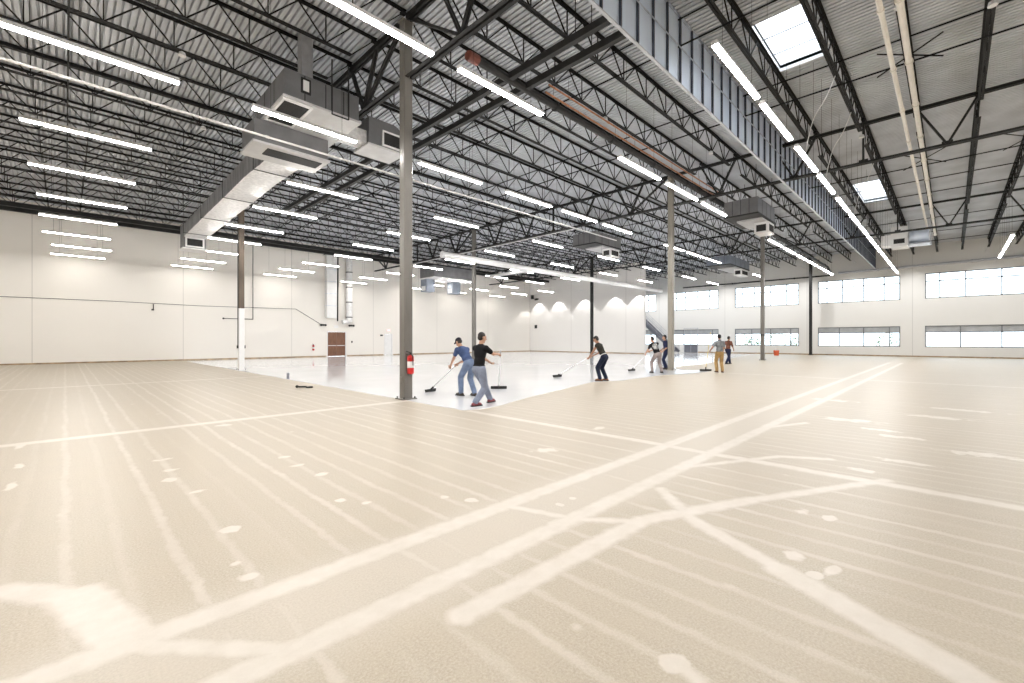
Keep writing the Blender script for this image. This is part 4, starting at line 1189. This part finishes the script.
# 2 man in black, striding away with one arm out to the right
h2 = RL(-86)
t2, W2 = person((6.95, 7.86), h2, 'person in a black t-shirt and pale jeans striding across the wet floor edge', lean=.12, pelvis=(0, -.13, .86), feet=((-.07, .33, 0), (.07, -.33, .0)),
       hands=((-.10, .34, .98), (.10, .43, 1.18)), grip=((.5, .6, -.4),) * 2, look=(.3, 1, -.15), shirt=black_c, pants=grey_denim, shoe=boot_r, skin=M_skin, sleeve=.6)
squeegee(W2((.10, .51, 1.20)), None, (9.5, 10.0), 'long squeegee held out by the worker in the black t-shirt', M_alu, .5)
# 3 man in dark sleeveless shirt
t3, W3 = person((14.08, 9.18), RL(8), 'person in a dark sleeveless shirt and baggy navy jeans stooping at the wet edge', lean=.50, pelvis=(0, -.04, .90), feet=((-.15, .06, 0), (.13, -.06, 0)),
       hands=((-.12, .58, .78), (.04, .46, .92)), grip=((0, .7, -.7),) * 2, look=(-.1, .9, -.5), shirt=olive, pants=dark_denim, shoe=boot_b, skin=M_skin2, sleeve=.12, waist=white_c)
squeegee(W3((.05, .44, .96)), None, (14.25, 11.5), 'long squeegee pushed by the stooping worker in the sleeveless shirt', M_alu, .5)
# 4 black printed shirt
t4, W4 = person((19.2, 9.62), RL(-35), 'person in a black t-shirt with a pale back print and taupe trousers', lean=.34, side=-.20, pelvis=(0, -.03, .88), feet=((-.22, .04, 0), (.22, -.04, 0)),
       hands=((-.30, .50, .90), (-.10, .46, 1.0)), grip=((-.4, .7, -.7),) * 2, look=(-.3, .9, -.35), shirt=M_print, pants=taupe, shoe=boot_k, skin=M_skin, sleeve=.6)
squeegee(W4((-.08, .46, 1.04)), None, (19.6, 11.15), 'long squeegee of the worker in the printed black shirt', M_alu, .5)
# 5 navy worker mostly behind the column
t5, W5 = person((21.95, 10.5), RL(40), 'person in navy work clothes half hidden behind the tan column', lean=.10, pelvis=(0, 0, .93), feet=((-.10, .06, 0), (.10, -.06, 0)),
       hands=((-.24, .22, .95), (.22, .20, .98)), look=(0, 1, -.2), shirt=navy, pants=navy, shoe=boot_k, skin=M_skin, sleeve=.9)
# 6 worker with squeegee, seen from behind
t6, W6 = person((21.58, 7.70), RL(-52), 'person in grey shirt, tan trousers and dark cap standing with a squeegee', lean=.06, pelvis=(0, 0, .93), feet=((-.10, .06, 0), (.11, -.05, 0)),
       hands=((-.34, .26, 1.02), (.16, .28, .98)), grip=((0, .2, -1),) * 2, look=(-.1, 1, -.15), shirt=grey_c, pants=tan, shoe=boot_b, skin=M_skin2, sleeve=.6, cap=capm, scarf=scarf_m)
squeegee(W6((-.34, .30, 1.65)), None, (22.1, 8.55), 'yellow-handled squeegee beside the worker in tan trousers', M_yellow, .55)
# 7 worker walking behind
t7, W7 = person((29.5, 10.02), RL(-105), 'person in a red-brown shirt and dark trousers walking behind the tan-trousered worker', lean=.10, pelvis=(0, 0, .91), feet=((-.06, .28, 0), (.07, -.28, .0)),
       hands=((-.24, -.12, .88), (.23, .24, .92)), look=(0, 1, -.1), shirt=plaid, pants=navy, shoe=boot_k, skin=M_skin2, sleeve=.9)
# print: a pale broken ring round a point of the back
c4 = t4.location
pb = W4((-.09, -.04, 1.24)) - Vector(c4)
dd = N.v('LENGTH', N.v('SUBTRACT', tco, tuple(pb)), out='val')
nn = N.noise(tco, 22, 3)
mk = N.m('MULTIPLY', N.step(dd, .13, .17), N.m('GREATER_THAN', nn, .47))
cc = N.mix(mk, (.012, .012, .014), (.5, .5, .5)); nt.links.new(cc, bs.inputs['Base Color']); bs.inputs['Roughness'].default_value = .9; bs.inputs['Specular IOR Level'].default_value = .15
